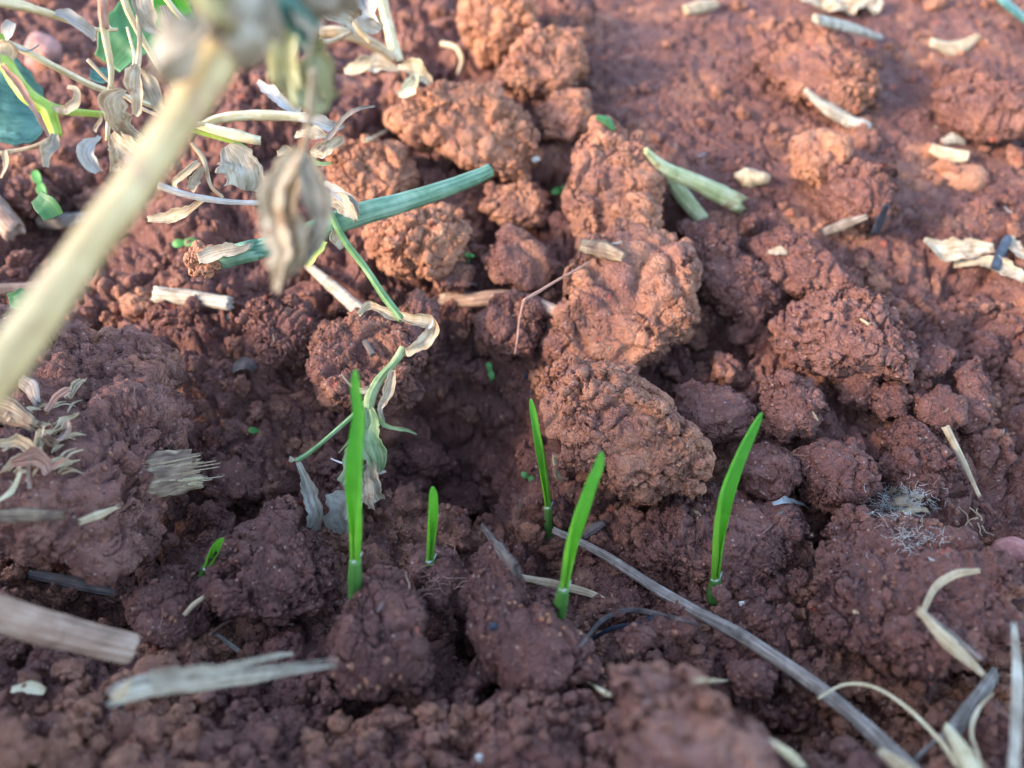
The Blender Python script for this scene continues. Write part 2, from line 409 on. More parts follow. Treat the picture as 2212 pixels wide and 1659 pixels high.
def clod(poly, label, orange=.0, lift=0.0, thick=1.0, tilt=38, amp=1.0, d=None, rough=1.0, group=None, flat=.5, cat='clod', name='soil_clod', pale=None):
    c, R = radial(poly)
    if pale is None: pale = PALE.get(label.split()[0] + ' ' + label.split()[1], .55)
    vs = np.array(poly)[:, 1]; vb = vs.max()
    rj = np.random.default_rng(int(c[0] * 3 + c[1] * 5)); aa = np.arange(360)      # broken, angular outline
    for kn, am in ((11, .085), (26, .055), (60, .03)):
        kx = np.sort(rj.uniform(0, 360, kn)); ky = rj.uniform(-am, am, kn)
        R = R * (1 + np.interp(aa, np.concatenate([kx[-1:] - 360, kx, kx[:1] + 360]), np.concatenate([ky[-1:], ky, ky[:1]])))
    size_px = R.mean()
    if d is None:
        d = .45 * float(base_hit(c[0], min(vb, 1640))) + .55 * float(base_hit(c[0], c[1]))
    d -= lift
    r_cm = size_px * d / FPX
    T = r_cm * thick
    sub = 7 if size_px > 70 else (6 if size_px > 30 else 5)
    s, F = ico(sub)
    th = np.arctan2(-s[:, 1], s[:, 0]) % (2 * math.pi)
    rho = np.clip(np.hypot(s[:, 0], s[:, 1]), 0, 1)
    idx = th / (2 * math.pi) * 360; i0 = idx.astype(int) % 360; fr = idx - np.floor(idx)
    Rr = R[i0] * (1 - fr) + R[(i0 + 1) % 360] * fr
    rr = rho ** flat
    blend = rho[:] ** 1.0
    Rr = Rr * blend + size_px * (1 - blend)
    rg = np.random.default_rng(int(abs(c[0] * 7 + c[1])))
    cut = np.ones(len(s))
    for _ in range(20):
        pn = rg.normal(size=3); pn[2] = abs(pn[2]); pn /= np.linalg.norm(pn)
        hh = rg.uniform(.56, .88); dp = s @ pn
        cut = np.minimum(cut, np.where(dp > .05, hh / np.maximum(dp, .05), 1))
    lat = cut ** .18
    du = np.cos(th) * Rr * rr * 1.02 * lat; dv = np.sin(th) * Rr * rr * 1.02 * lat
    dist = d - s[:, 2] * cut * T * 1.1 - dv * d / FPX * math.tan(math.radians(tilt)) * np.where(dv > 0, .6, 1.0)
    P = V(c[0] + du, c[1] + dv, dist)
    org = np.array([P[:, 0].mean(), P[:, 1].mean(), P[:, 2].min()])
    me = np_mesh('soil_clod', (P - org) * S, F[:, ::-1])
    n = vnormals(me)
    # make sure normals point outwards
    if ((P - P.mean(0)) * n).sum() < 0:
        bpy.data.meshes.remove(me); me = np_mesh('soil_clod', (P - org) * S, F); n = vnormals(me)
    k = min(1.0, r_cm / 1.3)
    dd = soil_big(P + 40, amp * .62 * k)
    P = P + n * dd[:, None]
    me.vertices.foreach_set('co', ((P - org) * S).astype(np.float32).ravel()); me.update()
    n = vnormals(me)
    dd = soil_fine(P, amp * (.55 + .45 * k), rough=np.full(len(P), rough))
    P = P + n * dd[:, None]
    me.vertices.foreach_set('co', ((P - org) * S).astype(np.float32).ravel()); me.update()
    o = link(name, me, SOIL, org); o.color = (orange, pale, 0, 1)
    return tag(o, label, cat, group)

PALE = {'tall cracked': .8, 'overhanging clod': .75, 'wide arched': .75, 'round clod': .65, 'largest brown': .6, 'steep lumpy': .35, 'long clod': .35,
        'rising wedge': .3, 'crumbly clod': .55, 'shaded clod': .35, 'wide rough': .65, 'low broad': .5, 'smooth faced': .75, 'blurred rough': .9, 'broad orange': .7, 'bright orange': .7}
CL = [
 # poly, label, orange, lift, thick, tilt
 ([(-60,700),(60,690),(180,690),(300,712),(370,760),(398,840),(432,910),(425,990),(400,1060),(335,1100),(325,1180),(285,1240),(235,1268),(120,1235),(0,1225),(-90,1100)],
  'largest brown soil slab at the left, carrying rotten straw stubs', .05, 1.6, .62, 40),
 ([(770,1250),(800,1215),(870,1225),(915,1270),(930,1330),(925,1400),(900,1470),(830,1490),(770,1480),(712,1440),(712,1370),(745,1310)],
  'steep lumpy clod with a dark hole below, right of the tall seedling base', .12, .9, .8, 25),
 ([(1010,1195),(1060,1170),(1105,1215),(1130,1290),(1200,1330),(1290,1400),(1285,1465),(1200,1500),(1110,1480),(1050,1400),(1000,1300)],
  'long clod under the dark bark chip, with one black seed on it', .08, .7, .6, 32),
 ([(1320,1440),(1430,1425),(1520,1480),(1600,1550),(1680,1620),(1700,1760),(1500,1820),(1320,1740),(1330,1600),(1310,1500)],
  'blurred rough clod at the bottom edge nearest the camera', .32, 1.6, .8, 25),
 ([(1330,440),(1385,425),(1415,490),(1480,540),(1505,600),(1505,690),(1440,760),(1390,800),(1340,850),(1280,830),(1200,815),(1163,740),(1190,680),(1232,650),(1240,590),(1275,520),(1315,490)],
  'tall cracked clod at the centre with an orange left flank and wood flake on it', .50, .5, .55, 32),
 ([(1195,820),(1250,780),(1340,800),(1450,868),(1520,930),(1548,1000),(1515,1065),(1410,1085),(1330,1045),(1285,1010),(1205,1005),(1188,940)],
  'overhanging clod with an orange underside, behind the leaning seedling', .50, 1.4, .75, 15),
 ([(1185,800),(1240,770),(1360,780),(1400,840),(1370,900),(1250,910),(1180,870)],
  'short neck of clay joining the tall cracked clod to the overhanging one', .50, 1.0, .6, 25),
 ([(540,650),(600,635),(665,655),(700,700),(690,750),(640,785),(575,770),(540,710)],
  'rounded clod below the blurred hanging leaf', .22, .3, .8, 30),
 ([(690,720),(760,680),(850,690),(900,640),(945,660),(935,730),(905,800),(870,860),(780,895),(700,870),(675,790)],
  'crumbly clod behind the wilted vine and the tall seedling tip', .30, .8, .7, 28),
 ([(1065,650),(1120,630),(1172,665),(1178,720),(1145,768),(1075,762),(1012,735),(1025,690)],
  'round clod with a thin root hanging down its face', .20, .5, .85, 25),
 ([(705,320),(790,295),(860,315),(900,370),(905,430),(850,460),(760,450),(710,400)],
  'bright orange clod just above the green cut stem', .72, .2, .8, 32),
 ([(790,480),(860,450),(970,450),(1015,500),(1010,550),(940,595),(850,580),(800,540)],
  'orange crumbly clod just below the green cut stem', .75, .6, .8, 28),
 ([(840,255),(900,205),(1000,188),(1110,205),(1160,245),(1170,330),(1150,395),(1060,400),(990,345),(900,300)],
  'broad orange clod sloping below the tall top clod', .72, .3, .6, 38),
 ([(990,-20),(1130,-60),(1165,40),(1120,100),(1075,152),(1030,140),(1000,80)],
  'smooth upright orange clod at the top edge', .75, 1.0, .8, 15),
 ([(1060,185),(1110,110),(1180,60),(1250,75),(1265,150),(1220,205),(1120,215)],
  'knobbly clod touching the right of the upright top clod', .55, .6, .8, 30),
 ([(1235,330),(1290,262),(1375,290),(1432,360),(1438,440),(1400,500),(1340,540),(1262,535),(1222,440)],
  'smooth faced clod above the tall central clod', .52, .5, .6, 32),
 ([(1150,230),(1200,190),(1265,200),(1275,270),(1230,320),(1175,300)],
  'small orange clod in the channel between the broad and the smooth clods', .55, .2, .8, 35),
 ([(1060,520),(1100,488),(1160,525),(1205,570),(1190,620),(1130,632),(1065,605),(1040,560)],
  'clod just above the round clod with the hanging root', .35, .4, .8, 30),
 ([(920,580),(970,556),(1022,580),(1015,618),(950,628)],
  'flat sided small clod lying right of the orange clod below the stem', .30, .4, .8, 30),
 ([(1050,400),(1140,400),(1190,440),(1170,490),(1090,480),(1040,450)],
  'orange rimmed clod over the little dark cave right of the stem tip', .60, .3, .7, 30),
 ([(1660,705),(1700,660),(1790,636),(1900,640),(1962,700),(1985,770),(1950,815),(1880,790),(1820,805),(1770,800),(1700,775),(1665,750)],
  'wide arched clod topping the heap on the right', .12, .8, .65, 35),
 ([(1640,830),(1700,795),(1760,830),(1790,885),(1765,945),(1700,955),(1650,925)],
  'round clod under the left foot of the arched clod', .10, .6, .85, 22),
 ([(1812,800),(1850,780),(1895,805),(1905,860),(1870,885),(1820,865)],
  'clod hanging under the middle of the arched clod', .10, .7, .8, 20),
 ([(1885,840),(1945,820),(1972,860),(1955,900),(1905,910),(1880,880)],
  'smooth jointed clod right of the one under the arch', .10, .6, .8, 20),
 ([(1450,865),(1500,832),(1580,838),(1632,885),(1605,935),(1530,955),(1475,925)],
  'crumbly clod left of the round one, above the curved seedling', .10, .4, .75, 30),
 ([(1735,975),(1790,945),(1850,960),(1890,1010),(1875,1070),(1820,1100),(1750,1080),(1728,1030)],
  'clod at the centre of the right heap over the dark hole', .10, .7, .8, 22),
 ([(1975,855),(2030,825),(2078,860),(2080,905),(2030,930),(1980,905)],
  'rounded clod at the right foot of the heap beside the thin twig', .12, .6, .8, 25),
 ([(1960,775),(2020,745),(2070,760),(2050,800),(1985,815)],
  'flat elongated clod resting on the right of the arched clod', .12, .7, .7, 35),
 ([(2055,790),(2110,765),(2145,830),(2130,910),(2085,930),(2075,860)],
  'upright clod behind the rounded clod beside the thin twig', .12, .4, .8, 30),
 ([(1760,1160),(1830,1110),(1960,1120),(2090,1150),(2190,1250),(2210,1350),(2120,1440),(1950,1450),(1800,1400),(1740,1290)],
  'low broad mound with white fibres on top at the lower right', .12, .6, .42, 45),
 ([(1390,1120),(1480,1075),(1600,1065),(1735,1085),(1755,1135),(1700,1200),(1650,1285),(1590,1305),(1490,1245),(1385,1200)],
  'wide rough clod the curved seedling stands against', .14, -.1, .5, 42),
 ([(1590,1000),(1650,960),(1730,990),(1740,1050),(1680,1085),(1600,1070)],
  'clod directly below the round clod of the right heap', .08, .4, .8, 28),
 ([(1900,930),(1965,900),(2020,940),(2060,1010),(2040,1070),(1960,1080),(1905,1020)],
  'crumbly clod left of the thin twig', .10, .3, .7, 32),
 ([(1500,560),(1550,520),(1640,560),(1690,640),(1660,700),(1590,690),(1520,630)],
  'clod in shade just right of the tall cracked clod', .10, .3, .7, 34),
 ([(1600,520),(1700,490),(1790,560),(1860,610),(1840,640),(1740,640),(1650,620)],
  'ridge of soil behind the arched clod', .15, .1, .6, 40),
 ([(1790,370),(1850,348),(1925,390),(1945,450),(1900,490),(1820,480),(1780,430)],
  'boxy blurred clod below the orange topped clod, far right', .22, .4, .8, 25),
 ([(1715,300),(1770,278),(1830,305),(1830,360),(1790,410),(1730,380)],
  'orange topped blurred clod in the back right', .68, .5, .8, 28),
 ([(1460,480),(1530,470),(1590,510),(1560,560),(1490,550)],
  'small crumbly clod beside the forked pale stem', .15, .1, .8, 34),
 ([(1620,60),(1740,40),(1860,110),(1900,200),(1820,260),(1720,220),(1640,150)],
  'large blurred mound in the back right under the orange husk', .35, .1, .45, 44),
 ([(2020,180),(2120,150),(2230,190),(2240,290),(2120,310),(2040,260)],
  'pale blurred mound at the right edge far back', .2, .1, .5, 44),
 ([(430,1265),(490,1190),(560,1110),(605,1064),(642,1085),(640,1150),(700,1180),(735,1270),(690,1320),(600,1340),(490,1330)],
  'rising wedge of soil left of the tall seedling', .05, .6, .55, 30),
 ([(275,1295),(360,1235),(450,1260),(470,1340),(400,1400),(310,1385)],
  'crumbly clod in the dark right of the thick stub', .03, .2, .6, 40),
 ([(870,1200),(930,1175),(985,1200),(1000,1270),(960,1330),(900,1300)],
  'clod wrapped in fine roots at the shortest seedling', .05, .3, .8, 30),
 ([(1325,1370),(1370,1345),(1410,1375),(1395,1415),(1345,1415)],
  'knob of soil left of the long straw and below the dark curled leaf', .06, .4, .8, 30),
 ([(1780,1620),(1830,1590),(1870,1620),(1850,1660),(1795,1660)],
  'small clod below the long straw near the bottom edge', .08, .3, .8, 30),
 ([(1570,1440),(1640,1420),(1690,1460),(1660,1510),(1590,1500)],
  'clod just below the middle of the long straw', .06, .3, .8, 30),
 ([(1455,1345),(1485,1325),(1508,1345),(1500,1372),(1470,1378)],
  'little round clod touching the long straw from below', .08, .5, .9, 20),
 ([(1440,1110),(1480,1095),(1500,1140),(1470,1165)],
  'loose nugget on the wide rough clod', .1, .9, .8, 30),
 ([(10,390),(60,370),(110,395),(115,440),(60,460),(15,435)],
  'dark rounded clod at the left edge below the wilted leaves', .04, .6, .9, 25),
 ([(150,420),(230,390),(270,440),(240,500),(170,480)],
  'crumbly clod left of the thick blurred stem', .5, .2, .8, 30),
 ([(396,560),(425,526),(470,535),(492,572),(448,600),(408,592)],
  'bright orange lump capping the broken end of the green stem', 1.0, 4.0, .7, 10),
 ([(1140,1290),(1190,1270),(1230,1310),(1210,1350),(1150,1340)],
  'small clod at the foot of the leaning seedling', .05, .0, .8, 35),
 ([(1535,1270),(1560,1256),(1582,1290),(1560,1312)],
  'chip of soil at the foot of the curved seedling', .12, .7, .7, 20),
 ([(1000,790),(1040,770),(1080,800),(1060,830),(1010,830)],
  'small clod deep in the hollow near the tiny twin leaf sprout', .1, .0, .8, 30),
 ([(1140,800),(1200,790),(1245,830),(1215,900),(1160,890)],
  'orange clod deep in the hollow below the hanging root', .8, -.3, .7, 30),
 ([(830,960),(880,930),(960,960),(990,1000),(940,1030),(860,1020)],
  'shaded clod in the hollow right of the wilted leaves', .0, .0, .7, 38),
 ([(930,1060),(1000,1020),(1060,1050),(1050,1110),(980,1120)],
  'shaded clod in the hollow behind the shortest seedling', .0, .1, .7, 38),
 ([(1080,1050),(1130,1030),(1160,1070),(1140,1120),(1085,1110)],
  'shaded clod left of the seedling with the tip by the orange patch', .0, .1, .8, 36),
]
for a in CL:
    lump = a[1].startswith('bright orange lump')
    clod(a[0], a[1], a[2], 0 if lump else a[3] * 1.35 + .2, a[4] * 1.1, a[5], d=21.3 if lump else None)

# ------------------------------------------------------------------ ray casting on what has been built
def refresh():
    bpy.context.view_layer.update(); return bpy.context.evaluated_depsgraph_get()
DG = refresh()
def hit(u, v, off_screen=True):
    r = ray(u, v)
    ok, loc, nor, idx, ob, mat_ = sc.ray_cast(DG, Vector(CAM * S), Vector(r))
    if not ok: return float(base_hit(u, v)), np.array([0, 0, 1.])
    return (Vector(loc) - Vector(CAM * S)).length / S, np.array(nor)
def drop(x, y):
    ok, loc, nor, idx, ob, mat_ = sc.ray_cast(DG, Vector((x * S, y * S, .40)), Vector((0, 0, -1)))
    if not ok: return float(base_h(np.array([x]), np.array([y]))[0]), np.array([0, 0, 1.])
    return loc[2] / S, np.array(nor)

# ------------------------------------------------------------------ loose crumbs: countless, one object
def crumbs():
    vs, fs, off = [], [], 0
    protos = {}
    for sub in (2, 3, 4):
        for k in range(7):
            s, F = ico(sub)
            P = s * np.array([1, rng.uniform(.65, 1), rng.uniform(.5, .85)])
            cut = np.ones(len(s))
            for _ in range(7):
                pn = rng.normal(size=3); pn /= np.linalg.norm(pn); dp = s @ pn
                cut = np.minimum(cut, np.where(dp > .05, rng.uniform(.6, .9) / np.maximum(dp, .05), 1))
            P = P * cut[:, None]
            q = P + 9 * k
            dd = nz(q, .8, k)[:, 0] * .30 + cob(wor(q + nz(q, .5, 3) * .2, .8, k)) * .38 + cob(wor(q, .36, k + 1)) * .16
            P = P * (1 + dd)[:, None]
            protos[(sub, k)] = (P, F)
    n = 0; tries = 0
    while n < 4600 and tries < 22000:
        tries += 1
        u = rng.uniform(-60, 2270); v = rng.uniform(-40, 1720)
        if nz(np.array([[u / 100, v / 100, 3.]]), 1.6, 3)[0, 0] < rng.uniform(-.8, .3): continue
        ok, loc, nor, idx, ob, mt_ = sc.ray_cast(DG, Vector(CAM * S), Vector(ray(u, v)))
        if not ok: continue
        p = np.array(loc) / S; nor = np.array(nor); d = np.linalg.norm(p - CAM)
        on_clod = ob.name != 'ground'
        if d > 75: continue
        r = min(.62, .04 + rng.exponential(.075)) * (.7 + d / 60)
        if on_clod and r > .09: continue
        if p[1] > 23 and rng.random() < .6: continue
        if on_clod and rng.random() < .45: continue
        if nor[2] < .25 and r > .12: continue
        P, F = protos[(4 if r > .26 else 3 if r > .10 else 2, int(rng.integers(7)))]
        q = rotm(int(rng.integers(10000)))
        P = (P * r) @ q + p + nor * r * rng.uniform(-.1, .35)
        vs.append(P); fs.append(F + off); off += len(P); n += 1
    o = geo('soil_crumbs', np.concatenate(vs), np.concatenate(fs), SOIL, origin=np.zeros(3))
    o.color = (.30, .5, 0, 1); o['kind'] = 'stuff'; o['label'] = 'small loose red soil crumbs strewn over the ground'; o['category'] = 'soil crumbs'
crumbs()

# ------------------------------------------------------------------ strokes
def catmull(P, n):
    P = np.asarray(P, float)
    if len(P) == 2:
        t = np.linspace(0, 1, n)[:, None]; return P[0] * (1 - t) + P[1] * t
    Q = np.concatenate([[2 * P[0] - P[1]], P, [2 * P[-1] - P[-2]]])
    L = np.concatenate([[0], np.cumsum(np.linalg.norm(np.diff(P[:, :3] if P.shape[1] > 2 else P, axis=0), axis=1))]); L /= L[-1]
    t = np.linspace(0, 1, n); k = np.clip(np.searchsorted(L, t, 'right') - 1, 0, len(P) - 2)
    f = ((t - L[k]) / np.maximum(L[k + 1] - L[k], 1e-9))[:, None]
    a, b, c, d = Q[k], Q[k + 1], Q[k + 2], Q[k + 3]
    return .5 * ((2 * b) + (c - a) * f + (2 * a - 5 * b + 4 * c - d) * f ** 2 + (3 * b - a - 3 * c + d) * f ** 3)
def frames(C, hint):
    T = np.gradient(C, axis=0); T /= np.maximum(np.linalg.norm(T, axis=1, keepdims=True), 1e-9)
    h = np.array(hint, float); n = h - T[0] * (h @ T[0]); n /= np.linalg.norm(n)
    Ns = []
    for t in T:
        n = n - t * (n @ t); n /= max(np.linalg.norm(n), 1e-9); Ns.append(n.copy())
    Ns = np.array(Ns); B = np.cross(T, Ns)
    return T, Ns, B
def interp(vals, n):
    vals = np.atleast_1d(np.asarray(vals, float))
    if len(vals) == 1: return np.full(n, vals[0])
    return np.interp(np.linspace(0, 1, n), np.linspace(0, 1, len(vals)), vals)
TO_CAM = -FWD
def tube_geo(C, R, seg=18, ridges=0, ridge_amp=.06, rough=.04, flat=1.0, hint=None, ragged=(0, 0), hollow=(0, 0), seed=0):
    C = np.asarray(C, float); n = len(C); R = interp(R, n)
    T, Nn, B = frames(C, TO_CAM if hint is None else hint)
    L = np.concatenate([[0], np.cumsum(np.linalg.norm(np.diff(C, axis=0), axis=1))])
    th = np.linspace(0, 2 * math.pi, seg + 1)         # duplicate seam for clean uv
    mod = 1 + (ridge_amp * np.cos(ridges * th) if ridges else 0 * th)
    X = (C[:, None] + (Nn[:, None] * np.cos(th)[None, :, None] * flat + B[:, None] * np.sin(th)[None, :, None]) * (R[:, None] * mod)[..., None])
    ns = nz(X.reshape(-1, 3) + seed * 3.7, .5, 3)[:, 0].reshape(n, seg + 1) + .5 * nz(X.reshape(-1, 3) + seed, .16, 4)[:, 1].reshape(n, seg + 1)
    ns[:, -1] = ns[:, 0]
    X = X + (X - C[:, None]) * (ns * rough)[..., None]
    rs = np.random.default_rng(seed + 11)
    for e, idx in ((0, 0), (1, n - 1)):
        if ragged[e]:
            j = rs.uniform(-1, 1, seg + 1) * ragged[e]; j[-1] = j[0]
            sgn = -1 if e == 0 else 1
            X[idx] += T[idx] * (np.abs(j) * sgn)[:, None]
    rings = [X[i] for i in range(n)]; vv = list(L)
    def cap(idx, sgn, depth):
        c = C[idx]; ring = X[idx]; out = []
        if depth > 0:
            inner = c + (ring - c) * .72; out.append(inner)
            out.append(c + (C[idx] - c) + (ring - c) * .6 - T[idx] * sgn * depth)
            out.append(np.repeat((c - T[idx] * sgn * depth)[None], seg + 1, 0))
        else:
            out.append(c + (ring - c) * .6 + T[idx] * sgn * R[idx] * .12)
            out.append(np.repeat((c + T[idx] * sgn * R[idx] * .15)[None], seg + 1, 0))
        return out
    a = cap(0, -1, hollow[0]); b = cap(n - 1, 1, hollow[1])
    rings = a[::-1] + rings + b; vv = [L[0]] * len(a) + vv + [L[-1]] * len(b)
    m = len(rings); Vt = np.concatenate(rings)
    uv = np.stack([np.tile(th / (2 * math.pi), m), np.repeat(vv, seg + 1)], -1)
    i = np.arange((m - 1) * seg); r_, c_ = i // seg, i % seg; q = r_ * (seg + 1) + c_
    return Vt, np.stack([q, q + 1, q + seg + 2, q + seg + 1], -1), uv
def ribbon_geo(C, W, nc=11, curl=0.0, crumple=.0, ragged=.0, thick=.015, hint=None, twist=0.0, fold=0.0, seed=0, pleat=0.0, npl=1.7, center=False):
    """C spine, W half widths, curl = arc of the cross section in radians (list along the length allowed)"""
    C = np.asarray(C, float); n = len(C); W = interp(W, n); cu = interp(curl, n); tw = interp(twist, n); fo = interp(fold, n)
    T, Nn, B = frames(C, TO_CAM if hint is None else hint)
    ca, sa = np.cos(tw)[:, None], np.sin(tw)[:, None]
    N2 = Nn * ca + B * sa; B2 = B * ca - Nn * sa
    L = np.concatenate([[0], np.cumsum(np.linalg.norm(np.diff(C, axis=0), axis=1))])
    s = np.linspace(-1, 1, nc)
    rs = np.random.default_rng(seed + 5)
    edge = nz(np.stack([L, L * 0 + seed, L * 0], -1) * 1.0, .28, 2)
    e2 = nz(np.stack([L, L * 0 + seed, L * 0 + 3], -1), .09, 3)
    Wl = W * (1 + ragged * (edge[:, 0] + .55 * e2[:, 0])); Wr = W * (1 + ragged * (edge[:, 1] + .55 * e2[:, 1]))
    Ws = np.where(s[None] < 0, Wl[:, None], Wr[:, None])
    c = np.where(np.abs(cu) < 1e-3, 1e-3, cu)[:, None]
    ang = s[None] * c * .5
    lat = np.sin(ang) / (c * .5) * Ws; dep = (1 - np.cos(ang)) / (c * .5) * Ws
    dep = dep + np.abs(s[None]) * fo[:, None] * Ws
    if center: dep = dep - (1 - np.cos(c * .5)) / (c * .5) * W[:, None] * .5
    if pleat:
        ph = nz(np.stack([L, L * 0 + seed, L * 0 + 9], -1), .7, 4)[:, :1] * 1.6
        dep = dep + pleat * Ws * np.sin(s[None] * npl * math.pi + ph + seed) * (1 - .3 * np.abs(s[None]))
    X = C[:, None] + B2[:, None] * lat[..., None] + N2[:, None] * dep[..., None]
    if crumple:
        f = X.reshape(-1, 3) + seed * 5.1
        dd = nz(f, .75, 1)[:, :3] * crumple + nz(f, .3, 2)[:, :3] * crumple * .45
        X = X + dd.reshape(n, nc, 3) * np.clip(np.linspace(0, 3, n), .15, 1)[:, None, None]
    gi = np.gradient(X, axis=0); gj = np.gradient(X, axis=1); nn = np.cross(gi, gj)
    nn /= np.maximum(np.linalg.norm(nn, axis=2, keepdims=True), 1e-9)
    tap = thick * (1 - .6 * np.abs(s))[None, :, None]
    A = (X + nn * tap * .5).reshape(-1, 3); Bk = (X - nn * tap * .5).reshape(-1, 3)
    uv = np.stack([np.tile((s + 1) / 2, n), np.repeat(L, nc)], -1)
    i = np.arange((n - 1) * (nc - 1)); r_, c_ = i // (nc - 1), i % (nc - 1); q = r_ * nc + c_
    F1 = np.stack([q, q + 1, q + nc + 1, q + nc], -1); F2 = F1[:, ::-1] + n * nc
    # rim
    loop = [(0, j) for j in range(nc)] + [(k, nc - 1) for k in range(1, n)] + [(n - 1, j) for j in range(nc - 2, -1, -1)] + [(k, 0) for k in range(n - 2, 0, -1)]
    li = np.array([a * nc + b for a, b in loop]); lj = np.roll(li, -1)
    F3 = np.stack([li, li + n * nc, lj + n * nc, lj], -1)
    return np.concatenate([A, Bk]), np.concatenate([F1, F2, F3]), np.concatenate([uv, uv])
def join(parts):
    vs, fs, us, off = [], [], [], 0
    for v, f, u in parts:
        vs.append(v); fs.append(f + off); us.append(u); off += len(v)
    return np.concatenate(vs), np.concatenate(fs), np.concatenate(us)
def add(name, parts, mat, parent=None, origin=None, label=None, cat=None, group=None):
    if isinstance(parts, tuple): parts = [parts]
    v, f, u = join(parts)
    o = geo(name, v, f, M[mat] if isinstance(mat, str) else mat, parent, u, origin)
    return tag(o, label, cat, group)
def path(pts, n=40):
    """pts: (u, v, d) -> smooth world curve"""
    P = np.array([V(u, v, d) for u, v, d in pts]); return catmull(P, n)
def lay(pts, lift=.1, n=40, q=80, sag=False):
    """a piece lying on the soil: pixels only; distance linear in 1/d, just in front of what it lies on"""
    uv = catmull(np.array(pts, float), n)
    d = np.array([hit(a, b)[0] for a, b in uv])
    if sag:
        k = np.ones(9) / 9; dp = np.concatenate([[d[0]] * 4, d, [d[-1]] * 4]); dm = np.minimum(np.convolve(dp, k, 'valid'), d + .05)
        return V(uv[:, 0], uv[:, 1], dm - lift)
    t = np.linspace(0, 1, n); A = np.stack([t, np.ones(n)], -1)
    co, *_ = np.linalg.lstsq(A, 1 / d, rcond=None)
    inv = A @ co; off = np.percentile(1 / d - inv, q)
    return V(uv[:, 0], uv[:, 1], 1 / (inv + off) - lift)
def px(wpx, d): return wpx * d / FPX

# ------------------------------------------------------------------ cereal seedlings
def seedling(spine, w, sheath_top, sheath_w, label, tilt=0.0, roll=.9, core=True, dbase=None, side=1):
    """spine: picture points from soil to tip; sheath_top: fraction of length where the sheath ends"""
    u0, v0 = spine[0]
    d0 = hit(u0, v0)[0] if dbase is None else dbase
    p0 = V(u0, v0, d0)
    pts = []
    for (u, v) in spine:
        r = ray(u, v)
        # on the plane y = y0 + tilt * (z - z0)
        t = (p0[1] - CAM[1] + tilt * (CAM[2] - p0[2])) / (r[1] - tilt * r[2])
        pts.append(CAM + r * t)
    n = 90
    pts = [pts[0] + (pts[0] - pts[1]) / np.linalg.norm(pts[0] - pts[1]) * .5] + pts
    C = catmull(np.array(pts), n)
    root = empty('cereal_seedling', p0, label, 'seedling', 'young cereal seedlings')
    k = int(n * sheath_top)
    # blade from inside the sheath to the tip
    Cb = C[max(0, k - 14):]
    hw = np.interp(np.linspace(0, 1, len(Cb)), np.linspace(0, 1, len(w)), w)
    nb = len(Cb); t = np.linspace(0, 1, nb)
    # rolled at the base, opening upwards
    curl = np.interp(t, [0, .3, .55, .8, 1], [6.1, 5.9, 4.4 * roll + .4, 2.7 * roll + .2, 1.8])
    wf = (curl / 2) / np.sin(np.minimum(curl / 2, math.pi / 2))      # arc length for the wanted outline width
    cap = np.sqrt(np.clip(1 - np.clip((t - .90) / .10, 0, 1) ** 2, .03, 1))
    v_, f_, u_ = ribbon_geo(Cb, hw * .84 * wf * cap, nc=25, curl=curl, thick=.03, center=True, twist=np.interp(t, [0, .45, 1], [0, .30 * side, .55 * side]))
    add('leaf_blade', (v_, f_, u_), 'blade', root)
    Cs = C[:k + 1]
    hs = np.interp(np.linspace(0, 1, len(Cs)), np.linspace(0, 1, len(sheath_w)), sheath_w)
    add('sheath', tube_geo(Cs, hs, 20, 7, .02, .02, 1.0, ragged=(0, .03), hollow=(0, .12), seed=3), 'sheath', root)
    lp = C[k] + TO_CAM * hs[-1] * .9
    add('sheath_lip', ribbon_geo(catmull(np.array([lp - RT * hs[-1] * .9 - UPV * .02 - TO_CAM * .07, lp, lp + RT * hs[-1] * .8 + UPV * .07 - TO_CAM * .07, lp + RT * hs[-1] * 1.25 + UPV * .16 - TO_CAM * .1]), 16),
        [.02, .03, .025, .006], nc=5, curl=1.0, thick=.012, ragged=.3), 'fluff', root)
    return root
h = lambda p: px(p, 19.5) / 2
seedling([(766, 1275), (767, 1215), (768, 1150), (766, 1060), (771, 960), (777, 900), (771, 850), (768, 800)],
         [h(15), h(17), h(21), h(25), h(29), h(31), h(28), h(25), h(22)], .24, [h(20), h(23), h(25), h(20)],
         'tallest bright green cereal seedling, in front of the wilted vine', tilt=.15, roll=.75, side=-1)
seedling([(929, 1213), (931, 1170), (934, 1130), (935, 1090), (934, 1052)],
         [h(15), h(16), h(17), h(19), h(20), h(20), h(18)], .20, [h(24), h(24), h(20)],
         'shortest green cereal seedling between the tallest and the leaning one', tilt=.1, roll=1.0)
seedling([(1186, 1160), (1185, 1110), (1180, 1060), (1170, 990), (1160, 930), (1153, 890), (1147, 862)],
         [h(15), h(16), h(18), h(20), h(21), h(20), h(18)], .32, [h(20), h(22), h(19)],
         'cereal seedling leaning back left with its tip by the orange hollow', tilt=.1, roll=.9, side=-1)
seedling([(1207, 1322), (1218, 1270), (1232, 1190), (1250, 1120), (1274, 1050), (1290, 1010), (1299, 977)],
         [h(16), h(17), h(20), h(23), h(26), h(26), h(21)], .26, [h(28), h(28), h(26), h(20)],
         'green cereal seedling crossed by the end of the long straw', tilt=.12, roll=.85, side=1)
seedling([(1545, 1262), (1548, 1215), (1555, 1140), (1570, 1060), (1596, 990), (1622, 935), (1645, 892)],
         [h(16), h(19), h(23), h(29), h(34), h(34), h(25)], .14, [h(30), h(30), h(21)],
         'curved bright green cereal seedling at the right', tilt=.12, roll=.8, side=1)
seedling([(452, 1215), (462, 1192), (472, 1172), (482, 1163)],
         [h(15), h(17), h(18), h(12)], .22, [h(20), h(20)],
         'cereal seedling barely emerging beside the wedge of soil', tilt=0, roll=1.0)

